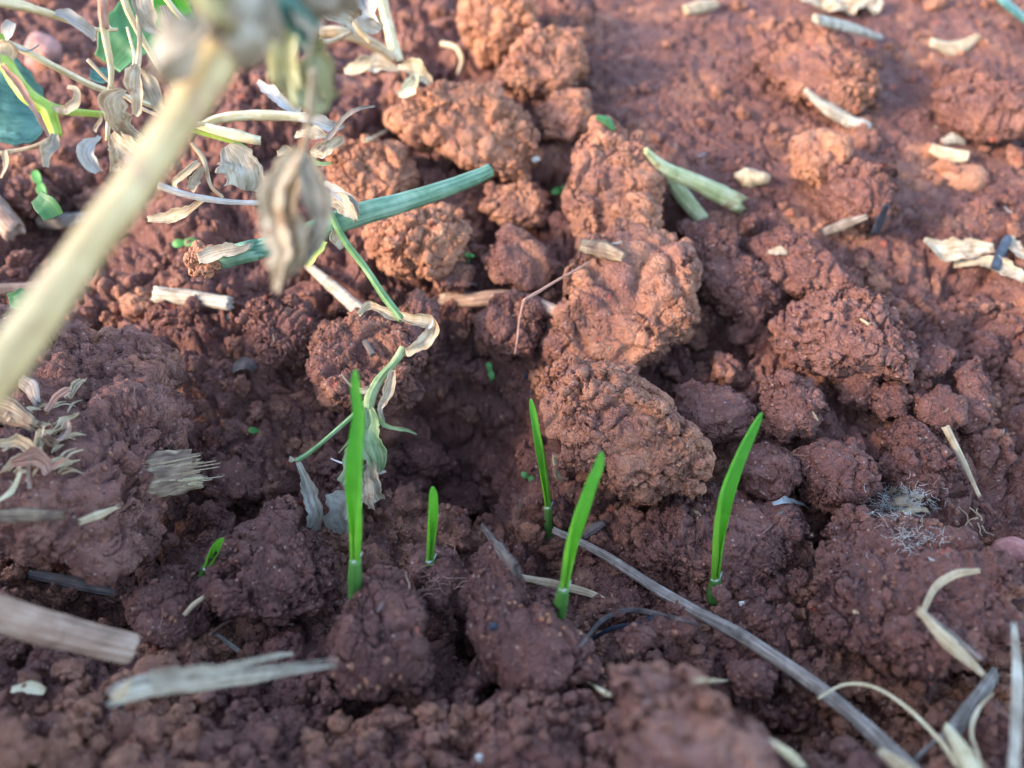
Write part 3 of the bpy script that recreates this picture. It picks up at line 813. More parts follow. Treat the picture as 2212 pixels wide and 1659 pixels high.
# ------------------------------------------------------------------ tiny twin-leaf sprouts
def sprout(u, v, ang, r, label, gap=1.0, lift=.25, long=1.5):
    d, nor = hit(u, v); d -= lift
    c = V(u, v, d); f = px(1, d)
    root = empty('twin_leaf_sprout', c - np.array([0, 0, .4]), label, 'sprout', 'tiny twin leaf sprouts')
    e = np.array([math.cos(ang), math.sin(ang)])
    add('stem', tube_geo(catmull(np.array([c - np.array([0, 0, .5]) - TO_CAM * .1, c - np.array([0, 0, .2]), c]), 10), [.03, .02], 8), 'sprout', root)
    for s in (-1, 1):
        a = c; b = c + (RT * e[0] + UPV * e[1]) * s * r * f * (1.9 if s > 0 else 1.7)
        C = catmull(np.array([a, (a + b) / 2 + TO_CAM * .04, b]), 16)
        hwid = r * f * .62 * np.sin(np.linspace(.08, .97, 16) * math.pi) ** .6
        add('seed_leaf', ribbon_geo(C, hwid, nc=9, curl=.9, thick=.035, hint=TO_CAM), 'sprout', root)
sprout(86, 396, -1.2, 15, 'pale twin leaf sprout in the dark gap at far left', lift=.5)
sprout(398, 525, .12, 14, 'twin leaf sprout just left of the broken green stem end')
sprout(1212, 408, .45, 13, 'blurred twin leaf sprout in the hole above the central clod')
sprout(1059, 800, -1.3, 11, 'upright twin leaf sprout in the dark hollow below the hanging root', lift=.3)
sprout(1142, 1031, -.55, 11, 'twin leaf sprout left of the overhanging clod', lift=.3)
sprout(556, 930, -.1, 11, 'twin leaf sprout with a white root on the left hollow wall', lift=.2)
sprout(1012, 551, -.2, 7, 'tiniest green sprout speck below the green stem tip', lift=.2)

# ------------------------------------------------------------------ the big blurred stem and its withered leaves
d1 = 9.0
root = empty('cut_stem', V(200, 560, d1), 'thick tan out of focus stem crossing the upper left, withered leaves at its top', 'plant stem')
C = path([(-420, 1420, 8.6), (-120, 960, 8.6), (0, 800, 8.7), (150, 590, 8.9), (300, 385, 9.2), (420, 205, 9.6), (500, 60, 10.0), (560, -80, 10.4)], 120)
add('stalk', tube_geo(C, np.array([.22, .22, .225, .22, .215, .22, .235, .28, .30]) * .86, 36, 9, .008, .05, seed=1), 'tan_stem', root)
add('node', tube_geo(path([(470, 110, 9.75), (505, 60, 9.9), (545, -10, 10.1)], 12), [.2, .34, .36, .3], 20, 5, .1, .3, seed=2), 'grey_leaf', root)
def leafset(root, items):
    for i, (pts, w, curl, cr, mat) in enumerate(items):
        C = path(pts, 46); 
        add('dry_leaf', ribbon_geo(C, np.array(w) * 1.15, nc=33, curl=curl, crumple=cr, ragged=.4, thick=.02, seed=i * 3 + len(pts), twist=[0, .6], pleat=.16, npl=1.9), mat, root)
leafset(root, [
 ([(470, 60, 9.6), (430, 80, 9.3), (380, 120, 9.2), (310, 140, 9.3)], [.12, .28, .34, .16], 2.2, .16, 'grey_leaf'),
 ([(480, 30, 9.5), (440, 0, 9.3), (400, -40, 9.2)], [.2, .4, .35], 2.0, .2, 'khaki_leaf'),
 ([(520, 20, 9.9), (560, 0, 9.9), (600, 60, 10.2), (585, 75, 10.2)], [.1, .25, .15, .08], 2.4, .12, 'grey_leaf'),
 ([(575, -30, 10.4), (640, -10, 10.6), (690, 30, 11.0)], [.3, .45, .3], 1.2, .12, 'teal_green'),
 ([(640, -20, 10.6), (700, 30, 10.8), (720, 60, 11)], [.3, .35, .2], 1.6, .2, 'grey_leaf'),
])
root = empty('withered_leaf_cluster', V(660, 200, 12.5), 'withered khaki leaf hanging blurred at the upper middle with a long dark leafstalk', 'leaf cluster')
add('leafstalk', tube_geo(path([(640, -30, 11.6), (660, 60, 12), (672, 160, 12.6), (672, 230, 12.8), (662, 300, 13), (650, 350, 13)], 50), [.05, .04, .03, .04], 10), 'grey_leaf', root)
leafset(root, [
 ([(640, 40, 12.0), (632, 100, 12.1), (640, 160, 12.3), (645, 240, 12.6)], [.12, .24, .22, .07], 2.2, .14, 'khaki_leaf'),
 ([(668, 60, 12.0), (690, 120, 12.2), (698, 170, 12.4), (690, 215, 12.5)], [.08, .15, .14, .06], 1.6, .1, 'khaki_leaf'),
 ([(640, 150, 12.3), (670, 170, 12.2), (700, 200, 12.3), (728, 215, 12.5)], [.12, .32, .30, .14], 1.5, .18, 'khaki_leaf'),
])
root = empty('withered_leaf_cluster', V(640, 400, 11.8), 'pale withered leaves hanging blurred in front of the green cut stem', 'leaf cluster')
add('leafstalk', tube_geo(path([(676, 150, 11.0), (668, 260, 11.5), (655, 320, 11.7), (640, 370, 11.8)], 30), [.045, .05], 10), 'grey_leaf', root)
leafset(root, [
 ([(650, 320, 11.8), (610, 380, 11.7), (580, 460, 11.6), (590, 560, 11.7), (592, 630, 11.8)], [.05, .22, .31, .27, .10], 2.2, .16, 'dry_leaf'),
 ([(655, 330, 11.8), (680, 400, 11.7), (690, 470, 11.6), (670, 560, 11.7), (640, 600, 11.9)], [.05, .22, .31, .25, .08], 2.2, .16, 'grey_leaf'),
 ([(650, 330, 11.9), (640, 420, 11.8), (625, 520, 11.7), (610, 600, 11.8)], [.05, .20, .28, .13], 2.6, .16, 'dry_leaf'),
])

# ------------------------------------------------------------------ green cut stem with papery flakes
root = empty('green_cut_stem', V(780, 470, 21.5), 'blue green cut stem with a broken soil capped end, lying across the orange clods', 'plant stem')
C = path([(425, 568, 21.8), (520, 548, 21.3), (640, 515, 21.0), (760, 468, 20.8), (860, 440, 21.2), (950, 412, 21.6), (1030, 382, 22.2), (1058, 368, 22.4)], 110)
add('stalk', tube_geo(C, [.26, .25, .25, .27, .29, .26, .235, .21, .18], 40, 18, .012, .03, seed=4, hollow=(.3, 0), ragged=(.12, 0)), 'green_stem', root)
add('broken_end', tube_geo(path([(430, 570, 21.6), (460, 562, 21.5), (500, 552, 21.2), (535, 543, 21.0)], 26), [.25, .27, .268, .255], 26, 8, .05, .08, seed=6, ragged=(.25, .5)), 'green_stem', root)
add('peeled_skin', ribbon_geo(path([(428, 560, 20.95), (470, 548, 20.85), (510, 540, 20.75), (548, 528, 20.7)], 30), [.14, .20, .16, .05], nc=21, curl=1.7, ragged=.5, crumple=.03, thick=.02, pleat=.05), 'straw_pale', root)
for i, (pts, w, cu, cr, mt) in enumerate((
    ([(770, 470, 20.3), (750, 430, 20.1), (715, 405, 20.2), (700, 402, 20.4)], [.10, .20, .18, .06], 1.8, .08, 'straw_white'),
    ([(700, 440, 20.3), (730, 430, 20.1), (765, 470, 20.0), (770, 480, 20.1)], [.10, .20, .16, .03], 1.2, .06, 'dry_leaf'))):
    add('papery_flake', ribbon_geo(path(pts, 30), w, nc=13, curl=cu, crumple=cr, ragged=.4, thick=.012, seed=i), mt, root)

# ------------------------------------------------------------------ wilted vine
root = empty('wilted_vine', V(860, 680, 20.4), 'thin green vine hanging down to shrivelled leaves beside the tallest seedling', 'vine')
add('upper_stem', tube_geo(path([(712, 455, 20.5), (745, 520, 20.5), (790, 580, 20.4), (830, 640, 20.3), (868, 690, 20.2)], 60), [.075, .085, .085, .09, .10], 16, 5, .08, .05, seed=2), 'thin_green', root)
add('joint', ribbon_geo(path([(858, 678, 20.2), (890, 690, 20.1), (925, 706, 20.1), (915, 738, 20.1), (875, 760, 20.1)], 40), [.09, .24, .20, .24, .14], nc=21, curl=3.0, crumple=.11, ragged=.3, seed=1), 'dry_leaf', root)
add('lower_stem', tube_geo(path([(872, 752, 20.2), (850, 785, 20.1), (820, 820, 19.9), (800, 860, 19.8), (796, 905, 19.8)], 50), [.10, .09, .11, .13, .09], 14, 5, .1, .1, seed=3), 'wilt_green', root)
add('leafstalk', tube_geo(path([(812, 828, 19.9), (780, 880, 19.9), (720, 935, 20.0), (672, 975, 20.1), (640, 996, 20.2)], 50), [.05, .055, .05, .06], 12, 4, .08, .05), 'thin_green', root)
vl = [
 ([(640, 988, 20.2), (660, 1030, 20.1), (672, 1080, 20.0), (680, 1110, 20.0), (668, 1140, 20.1)], [.03, .08, .17, .19, .10], [2.6, 3.4, 3.2, 2.2], .04, 'grey_leaf'),
 ([(812, 1000, 20.0), (780, 1040, 20.1), (735, 1110, 20.2), (745, 1155, 20.3)], [.08, .22, .34, .14], 1.6, .12, 'grey_leaf'),
 ([(850, 800, 19.8), (840, 850, 19.7), (820, 880, 19.7), (832, 915, 19.8)], [.05, .12, .08, .02], 2.4, .05, 'dry_leaf'),
 ([(800, 880, 19.7), (830, 915, 19.6), (865, 925, 19.6), (900, 938, 19.8)], [.05, .08, .06, .015], 2.8, .04, 'wilt_green'),
 ([(796, 880, 19.7), (800, 950, 19.6), (815, 1000, 19.7), (790, 1025, 19.8)], [.08, .20, .26, .08], 2.2, .12, 'wilt_green'),
 ([(785, 930, 19.8), (765, 980, 19.9), (758, 1020, 19.9), (745, 1050, 20)], [.08, .16, .14, .10], 2.2, .10, 'wilt_green'),
 ([(800, 990, 19.8), (812, 1040, 19.8), (818, 1085, 19.9)], [.08, .14, .10], 1.8, .14, 'dry_leaf'),
 ([(790, 1030, 19.8), (795, 1070, 19.8), (800, 1105, 19.9)], [.06, .13, .08], 1.8, .14, 'dry_leaf'),
 ([(815, 985, 20.0), (810, 1020, 20.0), (832, 1022, 20.0)], [.06, .08, .03], 2.2, .10, 'dry_leaf'),
 ([(800, 840, 19.8), (780, 845, 19.8), (755, 830, 19.9), (735, 808, 19.9)], [.09, .07, .03, .02], 2.2, .03, 'dry_leaf'),
 ([(785, 925, 19.9), (760, 950, 19.9), (735, 980, 20.0)], [.05, .04, .015], 2.0, .03, 'wilt_green'),
 ([(775, 985, 19.9), (745, 1000, 19.9), (715, 990, 20.0)], [.05, .03, .012], 2.0, .02, 'fluff'),
 ([(870, 690, 20.3), (830, 670, 20.3), (790, 665, 20.4), (770, 680, 20.4)], [.06, .13, .08, .06], 2.4, .10, 'dry_leaf'),
 ([(925, 710, 20.0), (932, 700, 20.0), (936, 688, 20.0)], [.03, .03, .01], 2.0, .02, 'fluff'),
 ([(635, 990, 20.2), (628, 1000, 20.2)], [.08, .03], 1.5, .05, 'dry_leaf'),
]
for i, (pts, ww, cu, cr, mt) in enumerate(vl):
    big = max(ww) > .1
    add('shrivelled_leaf', ribbon_geo(path(pts, 60), np.array(ww) * (1.55 if big else 1.15), nc=25 if big else 13, curl=cu, crumple=cr * 1.2, ragged=.4, thick=.014, seed=i * 2 + 1, twist=[0, .5 if i % 2 else -.5], pleat=.15 if big else 0), mt, root)

# ------------------------------------------------------------------ dry plant litter at the upper left
def litter(name, label, cat, parts_, group=None):
    """parts_: (part name, 't'/'r', pts with distances, width list in px (half), mat, curl, crumple)"""
    c = V(*parts_[0][2][len(parts_[0][2]) // 2])
    root = empty(name, c, label, cat, group)
    for i, (pn, kind, pts, wd, mt, *r) in enumerate(parts_):
        d = pts[len(pts) // 2][2]; wd = [px(a, d) for a in wd]
        C = path(pts, 50)
        if kind == 't': g = tube_geo(C, wd, 14, 5, .06, .12, ragged=(.03, .05), seed=i + len(label))
        else: g = ribbon_geo(C, np.array(wd) * (1.35 if max(wd) > 9 else 1.1), nc=27, curl=r[0], crumple=r[1] * 1.25, ragged=.4, thick=.016, seed=i + len(label), twist=[0, .6 if i % 2 else -.5], pleat=.16 if max(wd) > 9 else 0)
        add(pn, g, mt, root)
    return root
litter('dry_stalk', 'peeling cream stalk entering from the top left corner', 'dry stalk', [
 ('stalk', 't', [(-60, -10, 20), (40, 10, 20.5), (130, 38, 21), (200, 62, 21), (252, 64, 21.2)], [9, 9, 7, 4, 3], 'cream_stalk'),
 ('peeling_skin', 'r', [(120, 30, 20.8), (165, 38, 20.7), (195, 58, 20.7), (210, 82, 20.8)], [5, 13, 10, 3], 'straw_white', 2.0, .12),
 ('fibre', 't', [(228, 46, 21), (240, 60, 21)], [1.2, 1], 'fluff')])
litter('dry_stalk', 'long cream stalk slanting down from the left edge', 'dry stalk', [
 ('stalk', 't', [(-60, 70, 22), (30, 100, 22), (110, 140, 22), (200, 185, 22.5), (260, 205, 23), (350, 235, 23.5)], [7, 6, 6, 5, 5], 'cream_stalk'),
 ('leaf', 'r', [(5, 90, 21.8), (18, 70, 21.7), (28, 50, 21.7)], [5, 10, 7], 'straw_white', 1.4, .05),
 ('tendril', 't', [(20, 92, 21.8), (45, 108, 21.8), (65, 108, 21.8), (82, 98, 21.8)], [2.5, 2.2, 1.6], 'straw_white')])
litter('dry_stalk', 'thin upright cream stalk with a rusty upper part', 'dry stalk', [
 ('stalk', 't', [(222, -50, 20), (222, 30, 20.2), (228, 80, 20.4), (240, 150, 20.7), (237, 210, 21), (232, 300, 21.2)], [7, 7, 6, 5, 4, 4], 'cream_stalk'),
 ('bark', 't', [(221, 0, 20.05), (223, 30, 20.1), (226, 55, 20.2)], [8, 8.5, 7], 'root')])
litter('lime_stem', 'forked lime green stem with a dried tan skin at the left edge', 'plant stem', [
 ('main_stem', 't', [(-10, 80, 21), (20, 150, 20.8), (60, 205, 20.5), (100, 235, 20.4), (112, 262, 20.4), (122, 292, 20.4)], [14, 12, 13, 15, 14, 10], 'lime_stem'),
 ('side_stem', 't', [(95, 228, 20.5), (140, 240, 20.6), (190, 245, 20.8), (240, 250, 21)], [9, 7, 6, 6], 'lime_stem'),
 ('dried_skin', 'r', [(5, 140, 20.6), (40, 180, 20.4), (70, 225, 20.2), (95, 265, 20.2), (110, 300, 20.2)], [6, 7, 5, 4, 3], 'root', 2.0, .03),
 ('curled_tip', 'r', [(112, 232, 20.3), (140, 238, 20.2), (165, 222, 20.1), (166, 195, 20.1), (146, 186, 20.2)], [4, 8, 8, 5, 4], 'dry_leaf', 1.6, .02),
 ('withered_leaf', 'r', [(122, 290, 20.2), (115, 315, 20.1), (95, 335, 20.0), (92, 365, 20.0)], [8, 12, 11, 5], 'grey_leaf', 2.4, .08),
 ('lower_leaf', 't', [(112, 300, 20.3), (70, 318, 20.4), (20, 328, 20.6), (-30, 338, 20.8)], [4, 4, 4], 'dry_leaf'),
 ('withered_leaf', 'r', [(-10, 90, 20.8), (5, 115, 20.8), (15, 145, 20.8)], [14, 20, 8], 'dry_leaf', 2.0, .15)])
litter('dry_leaf_bunch', 'bunch of shrivelled tan leaves hanging from a cream stalk', 'dry leaves', [
 ('stalk', 't', [(255, -60, 20.5), (272, 10, 20.5), (300, 70, 20.6), (330, 125, 20.8), (350, 160, 21)], [7, 6, 5, 4], 'cream_stalk'),
 ('leafstalk', 't', [(300, 30, 20.4), (302, 90, 20.3), (298, 140, 20.2), (290, 160, 20.2)], [5, 4, 6], 'dry_leaf'),
 ('withered_leaf', 'r', [(298, 140, 20.1), (285, 170, 19.9), (282, 205, 19.8), (278, 240, 19.9)], [6, 17, 16, 5], 'dry_leaf', 2.6, .12),
 ('withered_leaf', 'r', [(302, 148, 20.1), (318, 180, 19.9), (335, 215, 19.9), (352, 240, 20)], [6, 17, 14, 5], 'grey_leaf', 2.4, .10),
 ('withered_leaf', 'r', [(270, 195, 20.3), (245, 225, 20.1), (258, 265, 20.0), (300, 290, 20.0), (290, 310, 20)], [6, 18, 26, 22, 5], 'dry_leaf', 2.2, .16),
 ('withered_leaf', 'r', [(242, 290, 20.3), (262, 320, 20.1), (285, 350, 20.1), (298, 380, 20.2)], [8, 26, 34, 20], 'dry_leaf', 1.6, .16),
 ('withered_leaf', 'r', [(215, 295, 20.3), (200, 315, 20.2), (190, 340, 20.2), (212, 368, 20.3)], [5, 13, 15, 7], 'straw_white', 2.0, .10),
 ('withered_leaf', 'r', [(330, -40, 20.4), (325, 10, 20.3), (345, 50, 20.3), (385, 90, 20.5)], [20, 22, 14, 4], 'grey_leaf', 2.4, .16),
 ('withered_leaf', 'r', [(355, 10, 20.3), (365, 45, 20.3), (392, 60, 20.4), (398, 75, 20.4)], [8, 12, 10, 3], 'dry_leaf', 2.2, .1)])
litter('dry_stalk', 'straight cream stalk passing behind the thick stem at the top', 'dry stalk', [
 ('stalk', 't', [(340, -30, 22), (380, 25, 22), (420, 65, 22.2), (470, 110, 22.5)], [5, 5, 5, 5], 'cream_stalk')])
litter('dry_tendril', 'pale tendril hanging just left of the thick stem', 'dry tendril', [
 ('tendril', 'r', [(362, 100, 21), (370, 150, 20.9), (380, 195, 20.8), (400, 240, 20.8), (404, 262, 20.8)], [2, 3, 6, 5, 2], 'dry_leaf', 1.5, .02)])
litter('straw_tube', 'tan straw tube with a splayed end, above the blurred hanging leaves', 'straw', [
 ('tube', 't', [(440, 272, 24), (470, 258, 24), (530, 250, 24), (600, 250, 24), (660, 254, 24)], [9, 10, 10, 10, 10], 'cream_stalk'),
 ('flared_end', 'r', [(648, 254, 23.9), (680, 258, 23.8), (715, 268, 23.9), (740, 272, 24)], [9, 16, 13, 4], 'straw_white', 2.4, .06),
 ('withered_leaf', 'r', [(555, 176, 25), (585, 200, 24.8), (620, 225, 24.6), (655, 248, 24.4)], [4, 12, 16, 14], 'straw_white', 1.8, .10)])
litter('straw_tube', 'short tan straw lying on a green shoot below the splayed straw tube', 'straw', [
 ('tube', 't', [(420, 268, 23.5), (480, 285, 23.2), (540, 300, 23), (560, 304, 23)], [7, 10, 11, 8], 'cream_stalk'),
 ('shoot', 't', [(400, 275, 23.6), (450, 290, 23.5), (500, 305, 23.4), (530, 320, 23.4)], [5, 6, 6, 4], 'lime_stem')])
litter('hairy_tendril', 'grey hairy tendril reaching up right with a pale bract at its base', 'dry tendril', [
 ('tendril', 'r', [(688, 325, 20.2), (715, 295, 20.2), (745, 258, 20.2), (775, 238, 20.2), (812, 230, 20.3)], [5, 6, 7, 6, 3], 'straw_grey', 2.2, .02),
 ('bract', 'r', [(672, 335, 20.3), (700, 322, 20.2), (728, 305, 20.2), (742, 300, 20.2)], [6, 14, 12, 6], 'dry_leaf', 1.8, .08),
 ('bract', 'r', [(672, 345, 20.3), (695, 352, 20.2), (715, 350, 20.2)], [5, 8, 3], 'wilt_green', 1.8, .05)])
litter('dry_leaf', 'grey papery leaf standing right of the thick stem', 'dry leaf', [
 ('blade', 'r', [(492, 315, 21.5), (510, 345, 21.4), (520, 385, 21.3), (520, 410, 21.3)], [10, 34, 46, 44], 'grey_leaf', 1.2, .12)])
litter('dry_leaf', 'folded tan leaf with a looping stalk right of the thick stem', 'dry leaf', [
 ('stalk', 't', [(415, 310, 21.6), (440, 345, 21.5), (455, 400, 21.4), (480, 425, 21.4)], [4, 5, 4, 3], 'dry_leaf'),
 ('blade', 'r', [(430, 350, 21.5), (400, 375, 21.4), (385, 395, 21.4), (392, 410, 21.4)], [5, 10, 12, 5], 'dry_leaf', 2.0, .06),
 ('blade', 'r', [(440, 360, 21.5), (420, 390, 21.4), (410, 410, 21.4)], [5, 12, 5], 'dry_leaf', 2.0, .06)])
litter('dry_leaf', 'long curled tan leaf lying below the white stalk', 'dry leaf', [
 ('blade', 'r', [(320, 475, 22), (360, 470, 21.8), (410, 455, 21.6), (450, 430, 21.6)], [6, 13, 14, 5], 'dry_leaf', 2.2, .05)])
litter('white_stalk', 'slender white stalk pointing right to the blurred hanging leaves', 'dry stalk', [
 ('stalk', 't', [(345, 402, 20.8), (400, 420, 20.6), (460, 432, 20.5), (520, 438, 20.5), (585, 438, 20.4)], [7, 6, 5, 5], 'straw_white')])
litter('leaf_debris', 'withered scraps around the base of the hanging leafstalk', 'dry leaves', [
 ('scrap', 'r', [(640, 290, 22.5), (660, 300, 22.4), (680, 310, 22.4), (700, 320, 22.4)], [8, 18, 16, 6], 'dry_leaf', 1.8, .2),
 ('scrap', 'r', [(600, 335, 22.6), (640, 330, 22.5), (680, 340, 22.5)], [6, 12, 8], 'dry_leaf', 1.8, .15),
 ('scrap', 'r', [(690, 380, 20.6), (700, 420, 20.5), (690, 470, 20.5)], [6, 10, 6], 'wilt_green', 2.0, .12),
 ('scrap', 'r', [(700, 520, 20.6), (685, 545, 20.5), (672, 570, 20.5)], [8, 14, 6], 'lime_stem', 2.0, .12),
 ('scrap', 'r', [(725, 490, 20.6), (735, 520, 20.5), (745, 535, 20.5)], [8, 14, 6], 'dry_leaf', 2.0, .12)])
litter('dry_stalk', 'pale stalk joint with an orange branch at the top, right of the stem', 'dry stalk', [
 ('upright', 't', [(810, -60, 30), (830, 20, 30), (845, 80, 30), (858, 130, 30)], [12, 11, 10, 12], 'cream_stalk'),
 ('branch', 't', [(690, 70, 29), (740, 72, 29), (800, 92, 29.4), (850, 125, 29.8)], [10, 11, 11, 9], 'straw_tan')])
litter('dry_leaf', 'yellowed curled leaf behind the clods at the upper middle', 'dry leaf', [
 ('blade', 'r', [(745, 155, 29), (790, 142, 28.8), (840, 145, 28.8), (860, 150, 28.8)], [6, 16, 14, 5], 'dry_leaf', 1.8, .1),
 ('blade', 'r', [(860, 145, 28.8), (895, 145, 28.7), (915, 165, 28.7), (930, 185, 28.8)], [6, 15, 14, 6], 'dry_leaf', 2, .1),
 ('blade', 'r', [(900, 160, 28.7), (880, 190, 28.6), (860, 200, 28.6)], [6, 14, 5], 'cream_stalk', 2, .1)])
litter('dry_leaf', 'grey withered scraps against the top edge beside the stem', 'dry leaves', [
 ('scrap', 'r', [(700, -20, 24), (730, 20, 24), (760, 60, 24.4)], [14, 22, 14], 'grey_leaf', 1.8, .25),
 ('scrap', 'r', [(780, -20, 26), (800, 20, 26), (820, 50, 26)], [14, 18, 10], 'straw_white', 1.8, .25),
 ('scrap', 'r', [(610, 10, 22), (620, 60, 22), (600, 100, 22)], [8, 14, 10], 'grey_leaf', 2.2, .2)])
# broad green leaves behind
def broad(name, label, pts, wd, mt, cu=.6):
    d = pts[1][2]
    o = add(name, ribbon_geo(path(pts, 40), [px(a, d) for a in wd], nc=21, curl=cu, crumple=.10, ragged=.10, thick=.03, seed=len(label)), mt, None, label=label, cat='leaf')
broad('green_leaf', 'broad blue green leaf at the left edge behind the lime stem', [(-80, 190, 25), (-20, 215, 24.5), (40, 225, 24.3), (95, 232, 24.5)], [50, 75, 78, 30], 'teal_green')
broad('green_leaf', 'broad dark green leaf behind the bunch of tan leaves at the top', [(235, 140, 26), (270, 90, 26), (330, 50, 26), (420, 20, 26)], [30, 52, 66, 60], 'broad_green')
broad('green_leaf', 'bright green leaf at the top edge between the stalks', [(310, -60, 25), (340, -20, 24.8), (380, 40, 24.8)], [40, 45, 30], 'bright_green')
broad('green_leaf', 'small green leaf piece in the dark gap at far left', [(80, 425, 22.5), (100, 445, 22.3), (115, 468, 22.3)], [14, 20, 20], 'broad_green')
broad('green_leaf', 'dull green leaf piece under the left edge twig', [(20, 650, 21), (45, 645, 20.9), (75, 650, 20.8)], [14, 20, 10], 'broad_green')
broad('green_leaf', 'pale green scrap near the thin upright stalk', [(195, 160, 26), (215, 165, 26), (245, 160, 26)], [8, 12, 10], 'teal_green')

# ------------------------------------------------------------------ straws and chips lying on the soil
def straw(name, label, pts, wd, mt, cat='straw', lift=.08, flat=.8, hollow=(0, 0), ragged=(.08, .08), ridges=8, ramp_=.06, sag=False, n=60, rough=.08, q=80, group=None):
    C = lay(pts, lift, n, q, sag); m = C[len(C) // 2]; d = np.linalg.norm(m - CAM)
    R = [px(a, d) for a in wd]
    C = C + TO_CAM * np.mean(R) * .6
    return add(name, tube_geo(C, R, 24, ridges, ramp_, rough, flat, ragged=ragged, hollow=hollow, seed=len(label)), mt, None, label=label, cat=cat, group=group)
def splinters(root_pts, d, w, n, mt, seed=0):
    rs = np.random.default_rng(seed); out = []
    (u0, v0), (u1, v1) = root_pts
    for i in range(n):
        a = rs.uniform(0, 1); s = rs.uniform(-w, w)
        L = math.hypot(u1 - u0, v1 - v0); nx_, ny_ = -(v1 - v0) / L, (u1 - u0) / L
        p0 = (u0 + nx_ * s, v0 + ny_ * s, d + rs.uniform(-.05, .05)); f = rs.uniform(.25, 1.2) ** 1.3
        p1 = (u0 + (u1 - u0) * f + nx_ * s * 1.2, v0 + (v1 - v0) * f + ny_ * s * 1.2, d - rs.uniform(0, .12))
        out.append(ribbon_geo(path([p0, p1], 8), [px(rs.uniform(1, 2.6), d), px(.6, d)], nc=4, curl=.8, thick=.015, seed=i))
    return out

straw('long_straw', 'long brown grey straw running from mid picture to the bottom right', [(1197, 1145), (1300, 1195), (1450, 1290), (1600, 1372), (1750, 1472), (1870, 1570), (1980, 1680), (2060, 1770)],
      [9, 11, 13, 14, 14, 14, 16, 17], 'straw_grey', flat=.5, hollow=(.2, 0), n=120, ramp_=.08, ridges=9, q=88, rough=.05)
# thick stub and split straw in the lower left
C = path([(-120, 1280, 15.0), (0, 1325, 15.2), (140, 1368, 15.5), (282, 1402, 15.8)], 70)
add('thick_straw_stub', tube_geo(C, [.27, .27, .265, .255], 48, 13, .03, .06, .9, hollow=(0, .3), ragged=(0, .04), seed=8), 'straw_brown', None,
    label='thick brown straw stub cut square, entering at the lower left edge', cat='straw')
root = empty('split_straw', V(450, 1480, 14.2), 'pale straw split in two prongs with a torn left end, lower left', 'straw')
C = path([(262, 1498, 13.6), (330, 1480, 13.8), (420, 1470, 14.0), (520, 1460, 14.3), (600, 1452, 14.6), (708, 1440, 15.0)], 70)
add('straw_half', tube_geo(C, [.14, .17, .16, .13, .08, .04], 40, 13, .07, .12, .75, ragged=(.2, .2), hollow=(.25, 0), seed=4), 'straw_pale', root)
C = path([(320, 1462, 13.6), (430, 1446, 13.8), (540, 1430, 14.2), (632, 1415, 14.6)], 50)
add('prong', ribbon_geo(C, [.12, .11, .07, .03], nc=15, curl=2.2, thick=.04, crumple=.03, ragged=.5, pleat=.1), 'straw_pale', root)
add('fibres', splinters(((560, 1450), (700, 1436)), 14.6, 12, 9, 'x', 3), 'straw_pale', root)
add('torn_end', tube_geo(path([(246, 1512, 13.4), (262, 1496, 13.4), (280, 1470, 13.5)], 14), [.05, .07, .04], 14, 3, .1, .5, seed=2), 'straw_tan', root)

straw('straw_piece', 'short bleached straw piece lying left of the blurred leaves', [(343, 637), (420, 645), (495, 655)], [15, 15, 13], 'straw_pale', flat=.6, lift=.15, ragged=(.15, .2))
straw('straw_piece', 'white grey straw propped between clods under the blurred leaves', [(658, 567), (710, 612), (782, 675)], [8, 12, 13], 'straw_pale', flat=.6, lift=.35)
straw('straw_piece', 'grey straw wedged behind the round clod', [(940, 648), (1010, 648), (1110, 645), (1240, 686)], [15, 17, 15, 9], 'straw_brown', flat=.6, lift=.0, q=22)
straw('flat_straw', 'flat pale straw behind the seedling crossed by the long straw', [(1120, 1245), (1200, 1262), (1270, 1280), (1325, 1305)], [6, 9, 9, 4], 'straw_tan', flat=.25, lift=.1, q=70)
straw('bark_chip', 'dark bark chip standing on the long clod', [(1045, 1140), (1075, 1180), (1115, 1228)], [12, 19, 14], 'bark', 'bark', flat=.45, lift=.2, ragged=(.2, .2), rough=.2)
straw('bark_chip', 'small brown curled chip touching the long straw near its top end', [(1262, 1158), (1285, 1140), (1303, 1130)], [7, 10, 6], 'bark', 'bark', flat=.5, lift=.2, rough=.3)
straw('dark_curled_leaf', 'dark dried grass blade arching behind the long straw', [(1255, 1395), (1300, 1340), (1360, 1318), (1430, 1328), (1510, 1350)], [3, 5, 6, 5, 3], 'bark', 'grass blade', flat=.4, sag=True, lift=.2)
straw('dark_curled_leaf', 'blackish strip lying below the arching dark grass blade', [(1275, 1382), (1320, 1358), (1380, 1345)], [4, 5, 3], 'char', 'grass blade', flat=.4, lift=.2)
straw('grass_stalk', 'thin pale stalk arching at the lower right', [(1772, 1505), (1825, 1478), (1890, 1485), (1960, 1530), (2030, 1600), (2065, 1650)], [3, 3.2, 3.2, 3.5, 4, 5], 'cream_stalk', 'dry stalk', flat=.8, lift=.9, q=95)
straw('thin_twig', 'thin tan twig leaning on the right heap of clods', [(2042, 925), (2075, 990), (2112, 1068)], [7, 6, 3.5], 'straw_tan', 'twig', lift=.35, q=95)
straw('straw_piece', 'twisted pale straw at the lower right, upper curled half', [(2110, 1232), (2060, 1240), (2020, 1265), (2000, 1300), (1990, 1325)], [5, 8, 8, 8, 7], 'straw_tan', flat=.35, lift=.35, q=92)
straw('straw_piece', 'split straw leading down right from the twisted pale straw', [(1985, 1320), (2040, 1380), (2120, 1455)], [7, 13, 5], 'straw_tan', flat=.4, lift=.3, q=92)
straw('straw_piece', 'thin split off strand beside the split straw', [(2000, 1325), (2060, 1375), (2115, 1420)], [3, 5, 3], 'straw_grey', flat=.4, lift=.3, q=92)
